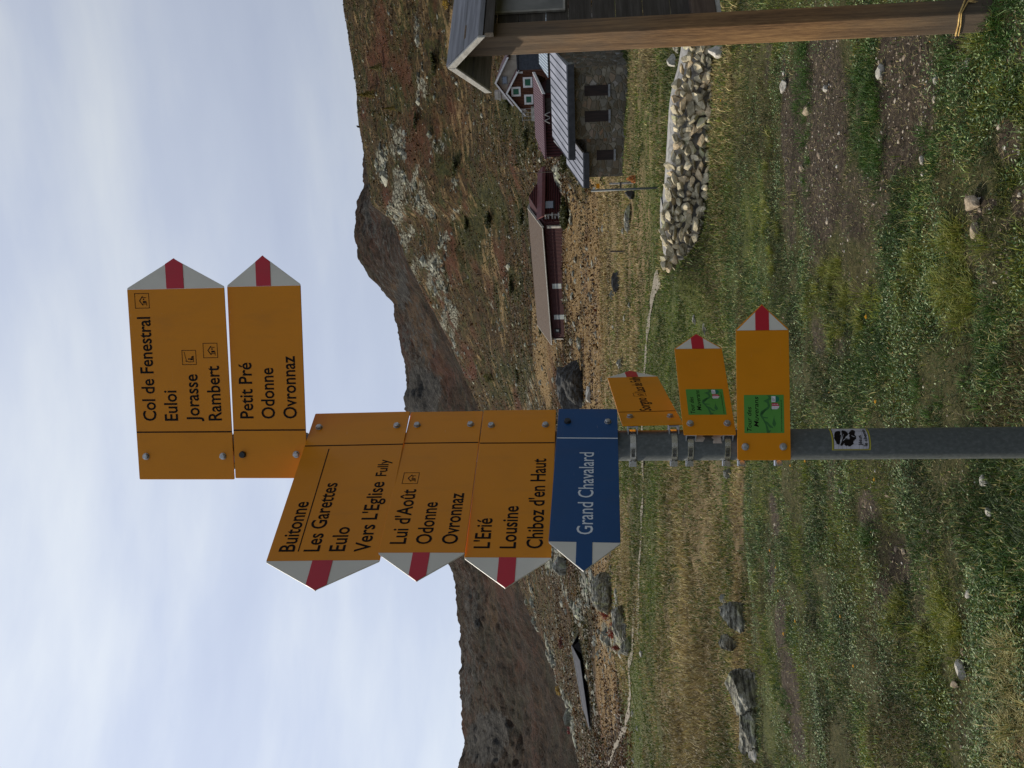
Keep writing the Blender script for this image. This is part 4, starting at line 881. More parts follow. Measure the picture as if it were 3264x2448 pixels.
# earth core and gravel cap behind the face
b = MB(); n = 60; rows = []
for i in range(n + 1):
    s = L_ * i / n; x, y, zb, zt, a = wall_at(s); nx_, ny_ = -math.sin(a), math.cos(a)
    if nx_ * x + ny_ * y < 0: nx_, ny_ = -nx_, -ny_
    sl = (0.72 + 0.25 * float(smooth(0.2, 1.0, s)))
    top = zb + (zt - zb) * sl - .01
    f_ = .14 + (zt - zb) * .58
    rows.append([(x + nx_ * .14, y + ny_ * .14, zb - .3), (x + nx_ * (f_ + .02), y + ny_ * (f_ + .02), top - .05), (x + nx_ * (f_ + .12), y + ny_ * (f_ + .12), top), (x + nx_ * (f_ + .5), y + ny_ * (f_ + .5), top - .01), (x + nx_ * (f_ + 1.0), y + ny_ * (f_ + 1.1), zb - .6)])
P = np.array([p for r_ in rows for p in r_]) - w0
b.add(P, [(i * 5 + k, i * 5 + k + 1, (i + 1) * 5 + k + 1, (i + 1) * 5 + k) for i in range(n) for k in range(4)])
m_cap2 = mat("grey gravel fill", rough=.95, build=two_tone((0.10, 0.095, 0.085), (0.40, 0.385, 0.35), 14, .6, lo=.25, hi=.6))
b.build('gravel_cap', m_cap2, wall)

def rock(name, label, cat, d, w, h, dep, m, seed, group=None, sub=3, cuts=9, sink=.3, rot=0.0, tilt=0.0, rmin=2.0, flatten=1.0, pos=None, rough=.1):
    """a single stone standing on the ground where survey point d lies; w, h, dep are full sizes in metres"""
    p = gpt(d[0], d[1], rmin) if pos is None else np.array(pos)
    V, F = stone_shape(seed, (w / 2, dep / 2, h / 2), sub, cuts, rough); V = rotx(V, tilt); V = rotz(V, rot)
    V[:, 2] += h / 2 - sink * h
    tint = np.tile([1.0, 1.0, 1.0], (len(V), 1))
    o = np_mesh(name, V, [F], m, {'tint': tint}, True); o.location = p
    return tag(o, label, cat, group)
def mpx(r): return r * PXD / FPX            # metres per survey unit at distance r

# loose stones round the wall
for i, (d, w, h, lab, m) in enumerate([
    ((1462, 130), .34, .30, "large pointed pale slab standing at the slumped wall end near the notice board", m_pale), ((1500, 190), .26, .20, "square tan block lying against the foot of the stone wall", m_tanrock),
    ((1512, 140), .42, .18, "broad grey slab lying low at the stone wall's end near the notice board", m_grey), ((1540, 130), .30, .12, "flat grey stone half sunk in grass before the wall end near the notice board", m_grey),
    ((1562, 110), .22, .20, "pale pointed stone in grass beside the notice board post, past the wall", m_pale), ((1470, 100), .5, .22, "long grey slab at the wall end nearest the notice board", m_grey)]):
    rock('loose_stone', lab, "stone", d, w, h, w * .7, m, 300 + i, "stones fallen from the dry stone wall", rot=.3 * i, sink=.15)
for i, (x, y) in enumerate([(1456, 150), (1450, 172), (1446, 262), (1448, 300), (1443, 330)]):
    pass

# boulders and rocks in the meadow
def boulder(name, lab, d, dw, dh, r, m, seed, group=None, asp=.8, **k):
    """dw, dh: width and height on the survey sheet; r: rough distance to start looking"""
    p = gpt(d[0], d[1], r); rr = math.hypot(p[0], p[1]); return rock(name, lab, "boulder", None, dw * mpx(rr), dh * mpx(rr), dw * mpx(rr) * asp, m, seed, group, sub=5, cuts=14, pos=p, sink=.2, rough=.2, **k)
boulder('boulder', "long grey lichened boulder behind the grass crest, on the blue arrow's side", (1640, 1494), 104, 84, 9.5, m_grey, 41, asp=.6, tilt=.1)
boulder('boulder', "low pale tapering boulder adjoining the long grey lichened one", (1638, 1580), 90, 62, 9.5, m_grey, 42, asp=.6, tilt=.15, rot=.2)
boulder('boulder', "thin pale slab of rock at the end of the low tapering boulder", (1638, 1628), 44, 24, 9.5, m_pale, 43, asp=.5)
boulder('boulder', "cracked white and grey rock just beyond the grass crest", (1608, 1325), 72, 70, 9.5, m_grey, 44, asp=.7)
boulder('boulder', "small angular rock between the cracked white rock and the long grey boulder", (1590, 1390), 40, 46, 9.5, m_grey, 45, asp=.7)
boulder('boulder', "small pale rock in dry grass just beyond the cracked white one", (1572, 1292), 22, 22, 9.5, m_outcrop, 46)
boulder('boulder', "pale rock low in dry grass, seen closest to the pole below the blue sign", (1578, 1022), 24, 20, 9.5, m_outcrop, 47)
boulder('boulder', "dark angular boulder standing alone in the tan meadow", (1338, 612), 56, 26, 30, m_darkrock, 48, asp=.5)
boulder('boulder', "dark grey block at the edge of the bright lawn near the far signpost", (1370, 418), 24, 26, 20, m_darkrock, 49)
boulder('boulder', "long low grey outcrop stretching from the dark block along the lawn", (1362, 470), 66, 18, 20, m_grey, 50, asp=.4)
boulder('boulder', "huge dark boulder behind the pole, beside the red-brown shed", (1258, 832), 128, 72, 60, m_darkrock, 51, asp=.8)
boulder('boulder', "pale split stone leaning before the huge dark boulder", (1276, 852), 38, 16, 50, m_pale, 52, asp=.5)
boulder('boulder', "white edged dark rock in the tan meadow between long shed and huge boulder", (1256, 742), 34, 18, 50, m_grey, 53, asp=.6)
boulder('boulder', "grey rock on the tan meadow near the tip of the edge-on sign", (1345, 784), 26, 18, 35, m_grey, 54)
boulder('boulder', "flat grey rock with red shrubs between the path and the hidden grey roof", (1352, 1345), 110, 46, 30, m_grey, 55, asp=.5)
boulder('boulder', "steep pale rock face just past the tip of the blue sign", (1322, 1280), 96, 58, 30, m_grey, 56, asp=.6)
boulder('boulder', "low rounded rock at the outcrop's foot, nearest the faint path", (1362, 1400), 50, 28, 30, m_grey, 57, asp=.6)
mk = boulder('boulder', "pale rock with a white and red painted trail mark beside the L'Erié arrow tip", (1222, 1225), 44, 40, 70, m_outcrop, 58)
def trail_mark(o):
    n = len(o.data.vertices); co = np.zeros(n * 3, np.float32); o.data.vertices.foreach_get('co', co); co = co.reshape(-1, 3)
    P = co + np.array(o.location); dx, dy = disp(P); near = np.hypot(P[:, 0], P[:, 1]); k = np.argmin(np.hypot(dx - 1200, dy - 1218) + .5 * (near - near.min())); p = co[k]; h = math.atan2(P[k, 0], P[k, 1])
    for name, m, z0, z1 in (('white_mark', m_white, .0, .26), ('red_mark', m_red, -.20, -.002)):
        b = MB(); b.box(-.28, .28, -.04, .03, z0, z1); q = b.build(name, m, o); q.location = (p[0] - .03 * math.sin(h), p[1] - .03 * math.cos(h), p[2]); q.rotation_euler = (0, 0, -h)
trail_mark(mk)
boulder('boulder', "small pale stone beside the far end of the thin pale path", (1388, 1412), 14, 9, 20, m_pale, 59)
boulder('boulder', "pale narrow stone in green turf past the tip of the middle trail sign", (1502, 690), 26, 9, 9, m_pale, 60, asp=.4)
boulder('boulder', "grey slab in green turf just nearer than the pale narrow stone", (1524, 705), 40, 9, 9, m_grey, 61, asp=.4)
for i, (x, y) in enumerate([(1348, 500), (1240, 590), (1238, 640), (1243, 700), (1245, 560), (1352, 690), (1362, 660), (1262, 870), (1225, 690), (1228, 620)]):
    boulder('meadow_rock', "small grey-green rock, one of a scatter in the tan meadow", (x, y), 15 + 5 * (i % 3), 8, 30, m_outcrop, 80 + i, "small rocks scattered in the tan meadow", rot=i)

# loose stones on the bare soil and turf near the viewer (survey x, y, width, material)
NEAR = [("wedge of white stone lying in the grass nearest the pole's lower end", 2131, 1040, 30, m_pale), ("low pale stone next to the white wedge, farther from the pole", 2141, 1106, 26, m_pale), ("rounded pale stone halfway between the white wedge and the touching pair", 2097, 1285, 24, m_pale),
        ("white upright stone, bigger one of a touching pair in the near grass", 2082, 1448, 44, m_pale), ("tan stone touching the white upright one", 2068, 1480, 26, m_tanrock), ("long cream stone, biggest on the bare soil by the notice board", 1908, 156, 34, m_pale),
        ("tan stone in a tuft on the bare soil", 1747, 238, 30, m_tanrock), ("pale stone at the near edge of the bare soil", 1995, 346, 20, m_pale), ("white stone at the near soil edge, pole side", 1995, 376, 14, m_pale), ("grey-white stone behind a grass tuft by the board", 1698, 186, 30, m_pale),
        ("tan upright stone on the soil beside a green tuft", 1735, 362, 18, m_tanrock), ("white stone by the yellow weeds at the soil's far edge", 1657, 452, 12, m_pale), ("flat white stone on bare soil nearer than the long cream stone", 2024, 172, 18, m_pale), ("narrow pale stone on soil between cream stone and tan tufted stone", 1788, 192, 22, m_pale),
        ("pale stone on bare soil close to the post foot", 2094, 134, 20, m_pale), ("small flat tan stone at the dark hollow in the turf", 1954, 1190, 16, m_tanrock), ("grey stone in turf close to the pole, on the blue sign's side", 1820, 1060, 18, m_grey), ("dark flat stone in the grass past the dark hollow", 1914, 1330, 20, m_grey),
        ("large tan clod of dry earth among yellow tufts", 2108, 438, 46, m_tanrock), ("smaller tan clod of dry earth beside the large one", 2112, 500, 36, m_tanrock), ("white pebble at the nearest picture edge, board side", 2203, 330, 12, m_pale)]
for i, (lab, dx, dy, w, m) in enumerate(NEAR):
    p = gpt(dx, dy); rr = math.hypot(p[0], p[1]); W = w * mpx(rr)
    rock('stone', lab, "stone", None, W, W * .55, W * .7, m, 400 + i, "loose stones on the ground near the viewer", sub=3, cuts=10, pos=p, rot=i * 1.3, sink=.22)
def soil_value(P):
    return zones_of(P, True)[0][:, 0]
# pebbles: far too many to count
def pebbles():
    r = np.random.default_rng(5); n = 42000
    az = np.radians(r.uniform(-32, 32, n)); rr = np.exp(r.uniform(math.log(2.7), math.log(10), n)); x = rr * np.sin(az); y = rr * np.cos(az); P = np.stack([x, y, gz(x, y)], 1)
    s = soil_value(P); keep = r.random(n) < (s ** 1.5) * .55 + .010; P = P[keep]; n = len(P); V0, F0 = ICO[1]
    size = np.exp(r.normal(math.log(.0052), .5, n)).clip(.002, .022)
    ang = r.uniform(0, 6.28, n); V = V0[None] * (1 + r.normal(0, .18, (n, len(V0), 1))) * size[:, None, None] * np.stack([np.ones(n), r.uniform(.5, 1, n), r.uniform(.35, .7, n)], 1)[:, None, :]
    c, s_ = np.cos(ang)[:, None], np.sin(ang)[:, None]; V = np.stack([V[..., 0] * c - V[..., 1] * s_, V[..., 0] * s_ + V[..., 1] * c, V[..., 2]], 2) + P[:, None, :]
    F = (F0[None] + (np.arange(n) * len(V0))[:, None, None]).reshape(-1, 3)
    base = np.array([[.36, .31, .24], [.22, .17, .12], [.12, .085, .055], [.50, .47, .41]])[r.choice(4, n, p=[.22, .38, .33, .07])]
    o = np_mesh('pebbles', V.reshape(-1, 3), [F], mat("pebble stone", rough=.9, build=lambda t, b: setc(t, b, attr(t, 'tint')[0])), {'tint': np.repeat(base, len(V0), 0)}); o['kind'] = 'stuff'
pebbles()

# rocks on the slope: uncountable
def slope_rocks():
    r = np.random.default_rng(8); n = 120000
    az = np.radians(r.uniform(-32, 32, n)); rr = np.exp(r.uniform(math.log(48), math.log(398), n)); x = rr * np.sin(az); y = rr * np.cos(az); P = np.stack([x, y, gz(x, y)], 1)
    a, b_ = zones_of(P, False); cl = fbm(x, y, 9, 3, 51) + .6 * fbm(x, y, 30, 3, 52)
    pr = np.clip(a[:, 0] * 1.1, 0, 1) * smooth(-.15, .35, cl) + .10 * smooth(0, .45, cl) + .022
    pr = pr * (.2 + .8 * smooth(60, 120, rr)); k = r.random(n) < pr; P = P[k]; n = len(P); rr = rr[k]; inz = a[k, 0]
    V0, F0 = ICO[1]; size = np.exp(r.normal(0, .5, n)) * (.0019 * rr + .10) * np.where(inz > .2, 1.1, .55)
    V0r = V0[None] * (1 + r.normal(0, .22, (n, len(V0), 1)))
    V = V0r * size[:, None, None] * np.stack([np.ones(n), r.uniform(.5, 1.1, n), r.uniform(.35, .8, n)], 1)[:, None, :]
    ang = r.uniform(0, 6.28, n); c, s_ = np.cos(ang)[:, None], np.sin(ang)[:, None]
    V = np.stack([V[..., 0] * c - V[..., 1] * s_, V[..., 0] * s_ + V[..., 1] * c, V[..., 2]], 2) + P[:, None, :]
    F = (F0[None] + (np.arange(n) * len(V0))[:, None, None]).reshape(-1, 3); tint = r.uniform(.4, 1.25, (n, 1)) * np.array([[1, 1, .95]])
    o = np_mesh('slope_rocks', V.reshape(-1, 3), [F], m_outcrop, {'tint': np.repeat(tint, len(V0), 0)}); o['kind'] = 'stuff'
slope_rocks()

# ------------------------------------------------------------------ buildings
def masonry(t, b):
    v = coords(t); vo = N(t, 'ShaderNodeTexVoronoi'); vo.feature = 'F1'; vo.inputs['Scale'].default_value = 2.7; vo.inputs['Randomness'].default_value = 0.9
    mp_ = N(t, 'ShaderNodeMapping'); mp_.inputs['Scale'].default_value = (1, 1, 1.5); nz = N(t, 'ShaderNodeTexNoise'); nz.inputs['Scale'].default_value = 3; ad = N(t, 'ShaderNodeMix', data_type='RGBA', blend_type='LINEAR_LIGHT'); ad.inputs[0].default_value = .06
    t.links.new(v, nz.inputs[0]); t.links.new(v, ad.inputs[6]); t.links.new(nz.outputs[1], ad.inputs[7]); t.links.new(ad.outputs[2], mp_.inputs[0]); t.links.new(mp_.outputs[0], vo.inputs[0])
    ve = N(t, 'ShaderNodeTexVoronoi'); ve.feature = 'DISTANCE_TO_EDGE'; ve.inputs['Scale'].default_value = 2.7; ve.inputs['Randomness'].default_value = 0.9; t.links.new(mp_.outputs[0], ve.inputs[0])
    s = N(t, 'ShaderNodeSeparateColor'); t.links.new(vo.outputs['Color'], s.inputs[0]); n = noise(t, v, 9, 6, .65)
    c = ramp(t, s.outputs[0], [(0.0, (0.09, 0.07, 0.045)), (0.3, (0.17, 0.135, 0.09)), (0.55, (0.13, 0.125, 0.11)), (0.75, (0.27, 0.25, 0.20)), (0.92, (0.22, 0.12, 0.065)), (1.0, (0.36, 0.36, 0.34))])
    c = mixc(t, math_(t, 'MULTIPLY', n, .6), c, (0.10, 0.085, 0.06))
    e_ = N(t, 'ShaderNodeMapRange'); e_.inputs[1].default_value = 0.02; e_.inputs[2].default_value = 0.10; t.links.new(ve.outputs[0], e_.inputs[0])
    c = mixc(t, e_.outputs[0], (0.15, 0.135, 0.10), c); setc(t, b, c); bump(t, b, math_(t, 'ADD', e_.outputs[0], math_(t, 'MULTIPLY', n, .5)), .8, .05)
m_masonry = mat("rubble masonry", rough=.95, spec=.15, build=masonry)
m_metalroof = mat("grey standing seam metal", rough=.5, metal=.25, build=two_tone((0.20, 0.205, 0.23), (0.33, 0.335, 0.37), 1.3, 0, (1, .3, 1)))
m_seam = mat("dark roof seam", (0.022, 0.025, 0.03), .6); m_fascia = mat("dark fascia board", rough=.7, build=two_tone((0.016, 0.018, 0.021), (0.035, 0.037, 0.042), 4))
m_hole = mat("dark opening tone", rough=.8, build=two_tone((0.010, 0.006, 0.005), (0.026, 0.015, 0.012), 14, 0, (1, 1, .1)))
m_sill = mat("grey stone sill", rough=.85, build=two_tone((0.13, 0.135, 0.14), (0.25, 0.26, 0.27), 9))
def slats(name, c0, c1, dark, pitch, axis='x', rough=.75):
    def f(t, b):
        v = coords(t); w = N(t, 'ShaderNodeTexWave'); w.wave_type = 'BANDS'; w.bands_direction = axis.upper(); w.inputs['Scale'].default_value = 2 * math.pi / (20 * pitch) * 1.0; w.inputs['Distortion'].default_value = .15
        t.links.new(v, w.inputs[0]); n = noise(t, v, 3, 5); c = ramp(t, n, [(.3, c0), (.7, c1)]); m = N(t, 'ShaderNodeMapRange'); m.inputs[1].default_value = .12; m.inputs[2].default_value = .35; t.links.new(w.outputs[0], m.inputs[0])
        setc(t, b, mixc(t, m.outputs[0], dark, c)); bump(t, b, w.outputs[0], .6, pitch * .3)
    return mat(name, rough=rough, spec=.2, build=f)
m_brown = slats("brown board wall", (0.085, 0.032, 0.016), (0.14, 0.055, 0.028), (0.03, 0.012, 0.007), .16)
m_redwall = slats("dark red board wall", (0.042, 0.013, 0.013), (0.072, 0.021, 0.021), (0.014, 0.005, 0.006), .28)
m_redwall2 = slats("red brown log wall", (0.055, 0.014, 0.013), (0.09, 0.023, 0.021), (0.02, 0.006, 0.006), .3, 'z')
m_purple = slats("plum corrugated roof", (0.075, 0.034, 0.037), (0.11, 0.052, 0.056), (0.05, 0.022, 0.025), .22, 'x', .5)
m_brownroof = slats("brown corrugated roof", (0.085, 0.060, 0.042), (0.125, 0.09, 0.064), (0.045, 0.032, 0.024), .5, 'x', .8)
m_corr = slats("pale corrugated sheet", (0.25, 0.30, 0.34), (0.36, 0.42, 0.46), (0.14, 0.17, 0.20), .2, 'x', .45)
m_whitewood = mat("white painted wood", rough=.6, build=two_tone((.58, .57, .54), (.78, .77, .74), 5)); m_shut = mat("green shutter", rough=.6, build=two_tone((0.010, 0.085, 0.042), (0.018, 0.13, 0.068), 3, 0, (1, 1, .2)))
m_plaster = mat("beige plaster", rough=.9, build=two_tone((.30, .26, .20), (.42, .37, .29), 1.4)); m_glass = mat("window glass", (0.13, 0.17, 0.23), .08, spec=.8); m_slate = mat("slate grey sheet roof", rough=.85, spec=.1, build=two_tone((0.042, 0.045, 0.054), (0.065, 0.069, 0.082), 1.0)); m_darkwall = mat("near black wall", rough=.9, build=two_tone((0.010, 0.009, 0.009), (0.026, 0.022, 0.020), 2))
m_greydoor = mat("grey metal door", rough=.5, build=two_tone((0.26, 0.29, 0.27), (0.40, 0.43, 0.41), 1.2)); m_concrete = mat("pale concrete", rough=.9, build=two_tone((0.28, 0.27, 0.23), (0.46, 0.44, 0.38), 3))
m_redboard = mat("red painted board", rough=.6, build=two_tone((0.085, 0.020, 0.019), (0.13, 0.034, 0.031), 2)); m_log = mat("silver grey timber", rough=.85, build=two_tone((0.17, 0.165, 0.15), (0.36, 0.35, 0.32), 6)); m_newwood = mat("fresh yellow timber", rough=.8, build=two_tone((0.36, 0.24, 0.09), (0.52, 0.36, 0.15), 6))

class Face:
    """a vertical wall plane met by pixel rays: local x to the right, y into the building, z up from the base"""
    def __init__(s, px, r, yaw):
        p = at(px[0], px[1], r); s.o = np.array([p[0], p[1], p[2]]); s.yaw = yaw; s.ex = np.array([math.cos(yaw), math.sin(yaw)]); s.ey = np.array([-math.sin(yaw), math.cos(yaw)])
    def q(s, x, y, back=0.0):
        o = s.o[:2] + s.ey * back; a, z = vplane(o, s.ex, x, y); return a, z - s.o[2]
    def root(s, name, label, cat, group=None): return empty(name, tuple(s.o), label, cat, group, s.yaw)
def slab(b, p0, p1, p2, p3, t=.06, m=0):
    """roof slab from four 3D corners, t thick"""
    P = [Vector(p) for p in (p0, p1, p2, p3)]; n = (P[1] - P[0]).cross(P[3] - P[0]).normalized(); n = n if n.z > 0 else -n
    b.hexa([p for p in P], [p - n * t for p in P], m)

# --- stone stable
Y35 = math.radians(-33)
zS = lambda X, Y: (1580 + .3014 * X, 120 + .3014 * Y)
F1 = Face(zS(1387, 1055), 43, Y35)
st_ = F1.root('stone_house', "stone house with grey standing seam roof and two dark window openings", "house")
xr, _ = F1.q(*zS(1390, 292)); Dp = 5.2; EAV = .42
_, ze = F1.q(*zS(770, 700), -EAV)
xl = 0.0
a0 = F1.q(*zS(776, 1295), -EAV); a1 = F1.q(*zS(737, 288), -EAV); b0 = F1.q(*zS(600, 1045), Dp / 2); b1x = b0[0] + (a1[0] - a0[0])
ev = (a0[1] + a1[1]) / 2; rg = b0[1]
def wall_prism(b, x0, x1, y0, y1, hf, hr, base=-1.2):
    """gabled block, ridge along x"""
    ym = (y0 + y1) / 2
    pts = [(y0, base), (y1, base), (y1, hf), (ym, hr), (y0, hf)]
    P = [(x0, y, z) for y, z in pts] + [(x1, y, z) for y, z in pts]; n = 5
    b.add(P, [(0, 1, 2, 3, 4), (9, 8, 7, 6, 5)] + [(i, (i + 1) % n, (i + 1) % n + n, i + n) for i in range(n)])
b = MB(); wall_prism(b, xl, xr, 0, Dp, ev - .22, rg - .18); b.build('wall', m_masonry, st_)
rf = None
b = MB(); slab(b, (a0[0], -EAV, ev), (a1[0], -EAV, ev), (b1x, Dp / 2, rg), (b0[0], Dp / 2, rg), .07); slab(b, (a0[0], Dp + EAV, ev), (a1[0], Dp + EAV, ev), (b1x, Dp / 2 + .01, rg), (b0[0], Dp / 2 + .01, rg), .07); rf = b.build('roof', m_metalroof, st_)
b = MB(); ns = 12
for i in range(ns + 1):
    f = i / ns; x0 = a0[0] + (a1[0] - a0[0]) * f; x1 = b0[0] + (b1x - b0[0]) * f; w = .014
    b.hexa([(x0 - w, -EAV - .01, ev), (x0 + w, -EAV - .01, ev), (x0 + w, -EAV - .01, ev + .02), (x0 - w, -EAV - .01, ev + .02)], [(x1 - w, Dp / 2, rg), (x1 + w, Dp / 2, rg), (x1 + w, Dp / 2, rg + .02), (x1 - w, Dp / 2, rg + .02)])
b.build('seams', m_seam, rf)
b = MB(); b.box(a0[0] + .01, a1[0] - .01, -EAV - .05, -EAV + .12, ev - .36, ev - .055); b.build('fascia', m_fascia, rf)
b = MB()
for x in (a0[0] + .02, a1[0] - .10): b.hexa([(x, -EAV, ev - .26), (x + .08, -EAV, ev - .26), (x + .08, -EAV, ev - .06), (x, -EAV, ev - .06)], [(x, Dp / 2, rg - .26), (x + .08, Dp / 2, rg - .26), (x + .08, Dp / 2, rg - .06), (x, Dp / 2, rg - .06)])
b.build('barge_board', m_sill, rf)
def opening(face, root, c0, c1, zmap, m_in, frame=None, sill=True, name='window', fw=.0, back=0.0, lintel=True):
    """c0 = upper right, c1 = lower left corner in crop coordinates"""
    xa, za = face.q(*zmap(*c0), back); xb, zb = face.q(*zmap(*c1), back); x0, x1 = min(xa, xb), max(xa, xb); z0, z1 = min(za, zb), max(za, zb)
    b = MB(); b.box(x0, x1, back - .02, back + .10, z0, z1); w = b.build(name, m_in, root)
    if frame:
        b = MB(); y0, y1 = back - .05, back - .022
        b.box(x0 - fw, x1 + fw, y0, y1, z1, z1 + fw); b.box(x0 - fw, x1 + fw, y0, y1, z0 - fw, z0); b.box(x0 - fw, x0, y0, y1, z0, z1); b.box(x1, x1 + fw, y0, y1, z0, z1); b.build('frame', frame, w)
    if sill:
        b = MB(); b.box(x0 - .05, x1 + .05, back - .10, back - .002, z0 - .10, z0 - .004); b.build('sill', m_sill, w)
    return w
def dark_window(face, root, c0, c1, zmap, back=0.0):
    """dark plate for the opening, its darkness all in the colour, with a sill"""
    w = opening(face, root, c0, c1, zmap, m_hole, None, True, 'window', back=back); return w
dark_window(F1, st_, (937, 508), (1188, 608), zS); dark_window(F1, st_, (942, 778), (1192, 882), zS)
# shallow buttress of quoins at the right corner
b = MB(); b.box(xr - .75, xr + .02, -.05, .0, -1.2, ev - .9); b.build('quoin_stones', m_masonry, st_)
# lower annex on the left, set back
AB = .35; c_l = F1.q(*zS(1387, 1462), AB); n0 = F1.q(*zS(926, 1590), AB - EAV); n1 = F1.q(*zS(920, 1215), AB - EAV); n2 = F1.q(*zS(750, 1335), AB + 2.3)
eva = (n0[1] + n1[1]) / 2; xn1 = min(n1[0], -.0)
ax = tag(empty('stone_annex', tuple(F1.o), rz=Y35), "lower stone annex with its own small seam roof, joined to the stone house", "annex")
b = MB(); pts = [(AB, -1.2), (AB + 2.6, -1.2), (AB + 2.6, n2[1] - .1), (AB, eva - .2)]; P = [(c_l[0], y, z) for y, z in pts] + [(-.005, y, z) for y, z in pts]
b.add(P, [(0, 1, 2, 3), (7, 6, 5, 4)] + [(i, (i + 1) % 4, (i + 1) % 4 + 4, i + 4) for i in range(4)]); b.build('wall', m_masonry, ax)
b = MB(); xs = n2[0] + (n1[0] - n0[0]); slab(b, (n0[0], AB - EAV, eva), (n1[0], AB - EAV, eva), (xs, AB + 2.3, n2[1]), (n2[0], AB + 2.3, n2[1]), .07); rfa = b.build('roof', m_metalroof, ax)
b = MB()
for i in range(6):
    f = i / 5; x0 = n0[0] + (n1[0] - n0[0]) * f; x1 = n2[0] + (xs - n2[0]) * f; w = .014; ya, yb = AB - EAV - .01, AB + 2.3
    b.hexa([(x0 - w, ya, eva), (x0 + w, ya, eva), (x0 + w, ya, eva + .02), (x0 - w, ya, eva + .02)], [(x1 - w, yb, n2[1]), (x1 + w, yb, n2[1]), (x1 + w, yb, n2[1] + .02), (x1 - w, yb, n2[1] + .02)])
b.build('seams', m_seam, rfa)
b = MB(); b.box(n0[0] + .01, n1[0] - .01, AB - EAV - .05, AB - EAV + .1, eva - .32, eva - .055); b.build('fascia', m_fascia, rfa)
opening(F1, ax, (1068, 1192), (1248, 1288), zS, m_hole, None, True, back=AB)

# --- long plum roofed lean-to house above it
zC = lambda X, Y: (1500 + .20494 * X, 180 + .20494 * Y)
F2 = Face(zC(1330, 1560), 82, Y35); EA2 = .5
lt = F2.root('lean_to_house', "long low wooden house with plum red roof, directly above the stone house", "house")
e0 = F2.q(*zC(1178, 1600), -EA2); e1 = F2.q(*zC(1098, 588), -EA2); D2 = 5.0; t0 = F2.q(*zC(1008, 1255), D2 / 2); dx_ = e1[0] - e0[0]
xw1 = F2.q(*zC(1230, 570))[0]
ev2 = (e0[1] + e1[1]) / 2
b = MB(); wall_prism(b, 0, max(xw1, 2), 0, D2, ev2 - .15, t0[1] - .2, -2.5); b.build('wall', m_redwall, lt)
b = MB(); slab(b, (e0[0], -EA2, ev2), (e1[0], -EA2, ev2), (t0[0] + dx_, D2 / 2, t0[1]), (t0[0], D2 / 2, t0[1]), .08); slab(b, (e0[0], D2 + EA2, ev2), (e1[0], D2 + EA2, ev2), (t0[0] + dx_, D2 / 2 + .01, t0[1]), (t0[0], D2 / 2 + .01, t0[1]), .08); r2 = b.build('roof', m_purple, lt)
b = MB(); b.box(e0[0], e1[0], -EA2 - .07, -EA2 + .0, ev2 - .16, ev2 - .03); b.build('gutter', mat("plum gutter", (0.085, 0.03, 0.035), .5), r2)
b = MB(); x = e1[0]; b.hexa([(x, -EA2, ev2 - .22), (x + .06, -EA2, ev2 - .22), (x + .06, -EA2, ev2 + .02), (x, -EA2, ev2 + .02)], [(t0[0] + dx_, D2 / 2, t0[1] - .22), (t0[0] + dx_ + .06, D2 / 2, t0[1] - .22), (t0[0] + dx_ + .06, D2 / 2, t0[1] + .02), (t0[0] + dx_, D2 / 2, t0[1] + .02)]); b.build('barge_board', m_whitewood, r2)
b = MB(); b.box(xw1, xw1 + .03, 0.02, D2 - .02, -2.0, ev2 - .2); b.build('end_wall_shade', m_darkwall, lt)  # near-black sheet over the end wall, its shade put into the colour
p0 = F2.q(*zC(1150, 880), -.03); p1 = F2.q(*zC(1330, 640), -.03)
b = MB(); b.box(min(p0[0], p1[0]), max(p0[0], p1[0]), -.06, -.01, -2, ev2 - .2); b.build('door', mat("grey plank door", rough=.8, build=two_tone((.04, .033, .028), (.07, .058, .05), 4)), lt)
b = MB()
for Y in (905, 1000):
    u0 = F2.q(*zC(1150, Y), -1.2); u1 = F2.q(*zC(1235, Y + 40), -1.2); b.cyl((u0[0], -1.2, u0[1]), (u1[0], -1.2, u1[1]), .045, n=6); u2 = F2.q(*zC(1235, Y - 40), -1.2); b.cyl((u0[0], -1.2, u0[1]), (u2[0], -1.2, u2[1]), .045, n=6)
b.build('roof_brace', m_log, lt)

# --- chalet behind, two stepped gables
F3 = Face(zC(960, 860), 96, Y35)
ch = F3.root('chalet', "brown wooden chalet with white framed green shutters and stepped gables", "chalet")
A = F3.q(*zC(572, 562)); Lf = F3.q(*zC(815, 852)); Rt = F3.q(*zC(735, 235)); xR = max(F3.q(*zC(900, 228))[0], Rt[0])
BACK = 7.0
def gable_block(root, apex, left, right, y0, y1, wall_m, base, nm='wall'):
    pts = [(left[0], base), (right[0], base), (right[0], right[1]), (apex[0], apex[1]), (left[0], left[1])]
    b = MB(); b.prism(pts, y0, y1); return b.build(nm, wall_m, root)
gable_block(ch, A, (Lf[0] + .05, Lf[1]), (xR, Rt[1]), 0, 3.0, m_brown, -5.0)
def gable_roof(root, apex, left, right, y0, y1, m, over=.45, t=.14, ext=.5):
    def beyond(p, q, d):
        v = Vector((q[0] - p[0], q[1] - p[1])).normalized(); return (q[0] + v.x * d, q[1] + v.y * d)
    b = MB(); l = beyond(apex, left, ext); r = beyond(apex, right, ext)
    for e in (l, r):
        slab(b, (apex[0], y0 - over, apex[1] + t), (e[0], y0 - over, e[1] + t), (e[0], y1, e[1] + t), (apex[0], y1, apex[1] + t), t)
    o = b.build('roof', m, root)
    b = MB()
    for e in (l, r):
        q = [(apex[0], apex[1] + t + .01), (e[0], e[1] + t + .01), (e[0], e[1] - .06), (apex[0], apex[1] - .06)]
        b.hexa([(x, y0 - over - .04, z) for x, z in q], [(x, y0 - over - .001, z) for x, z in q])
    b.build('barge_board', m_whitewood, o); return o
gable_roof(ch, A, Lf, (xR, Rt[1]), 0, 3.0, m_purple)
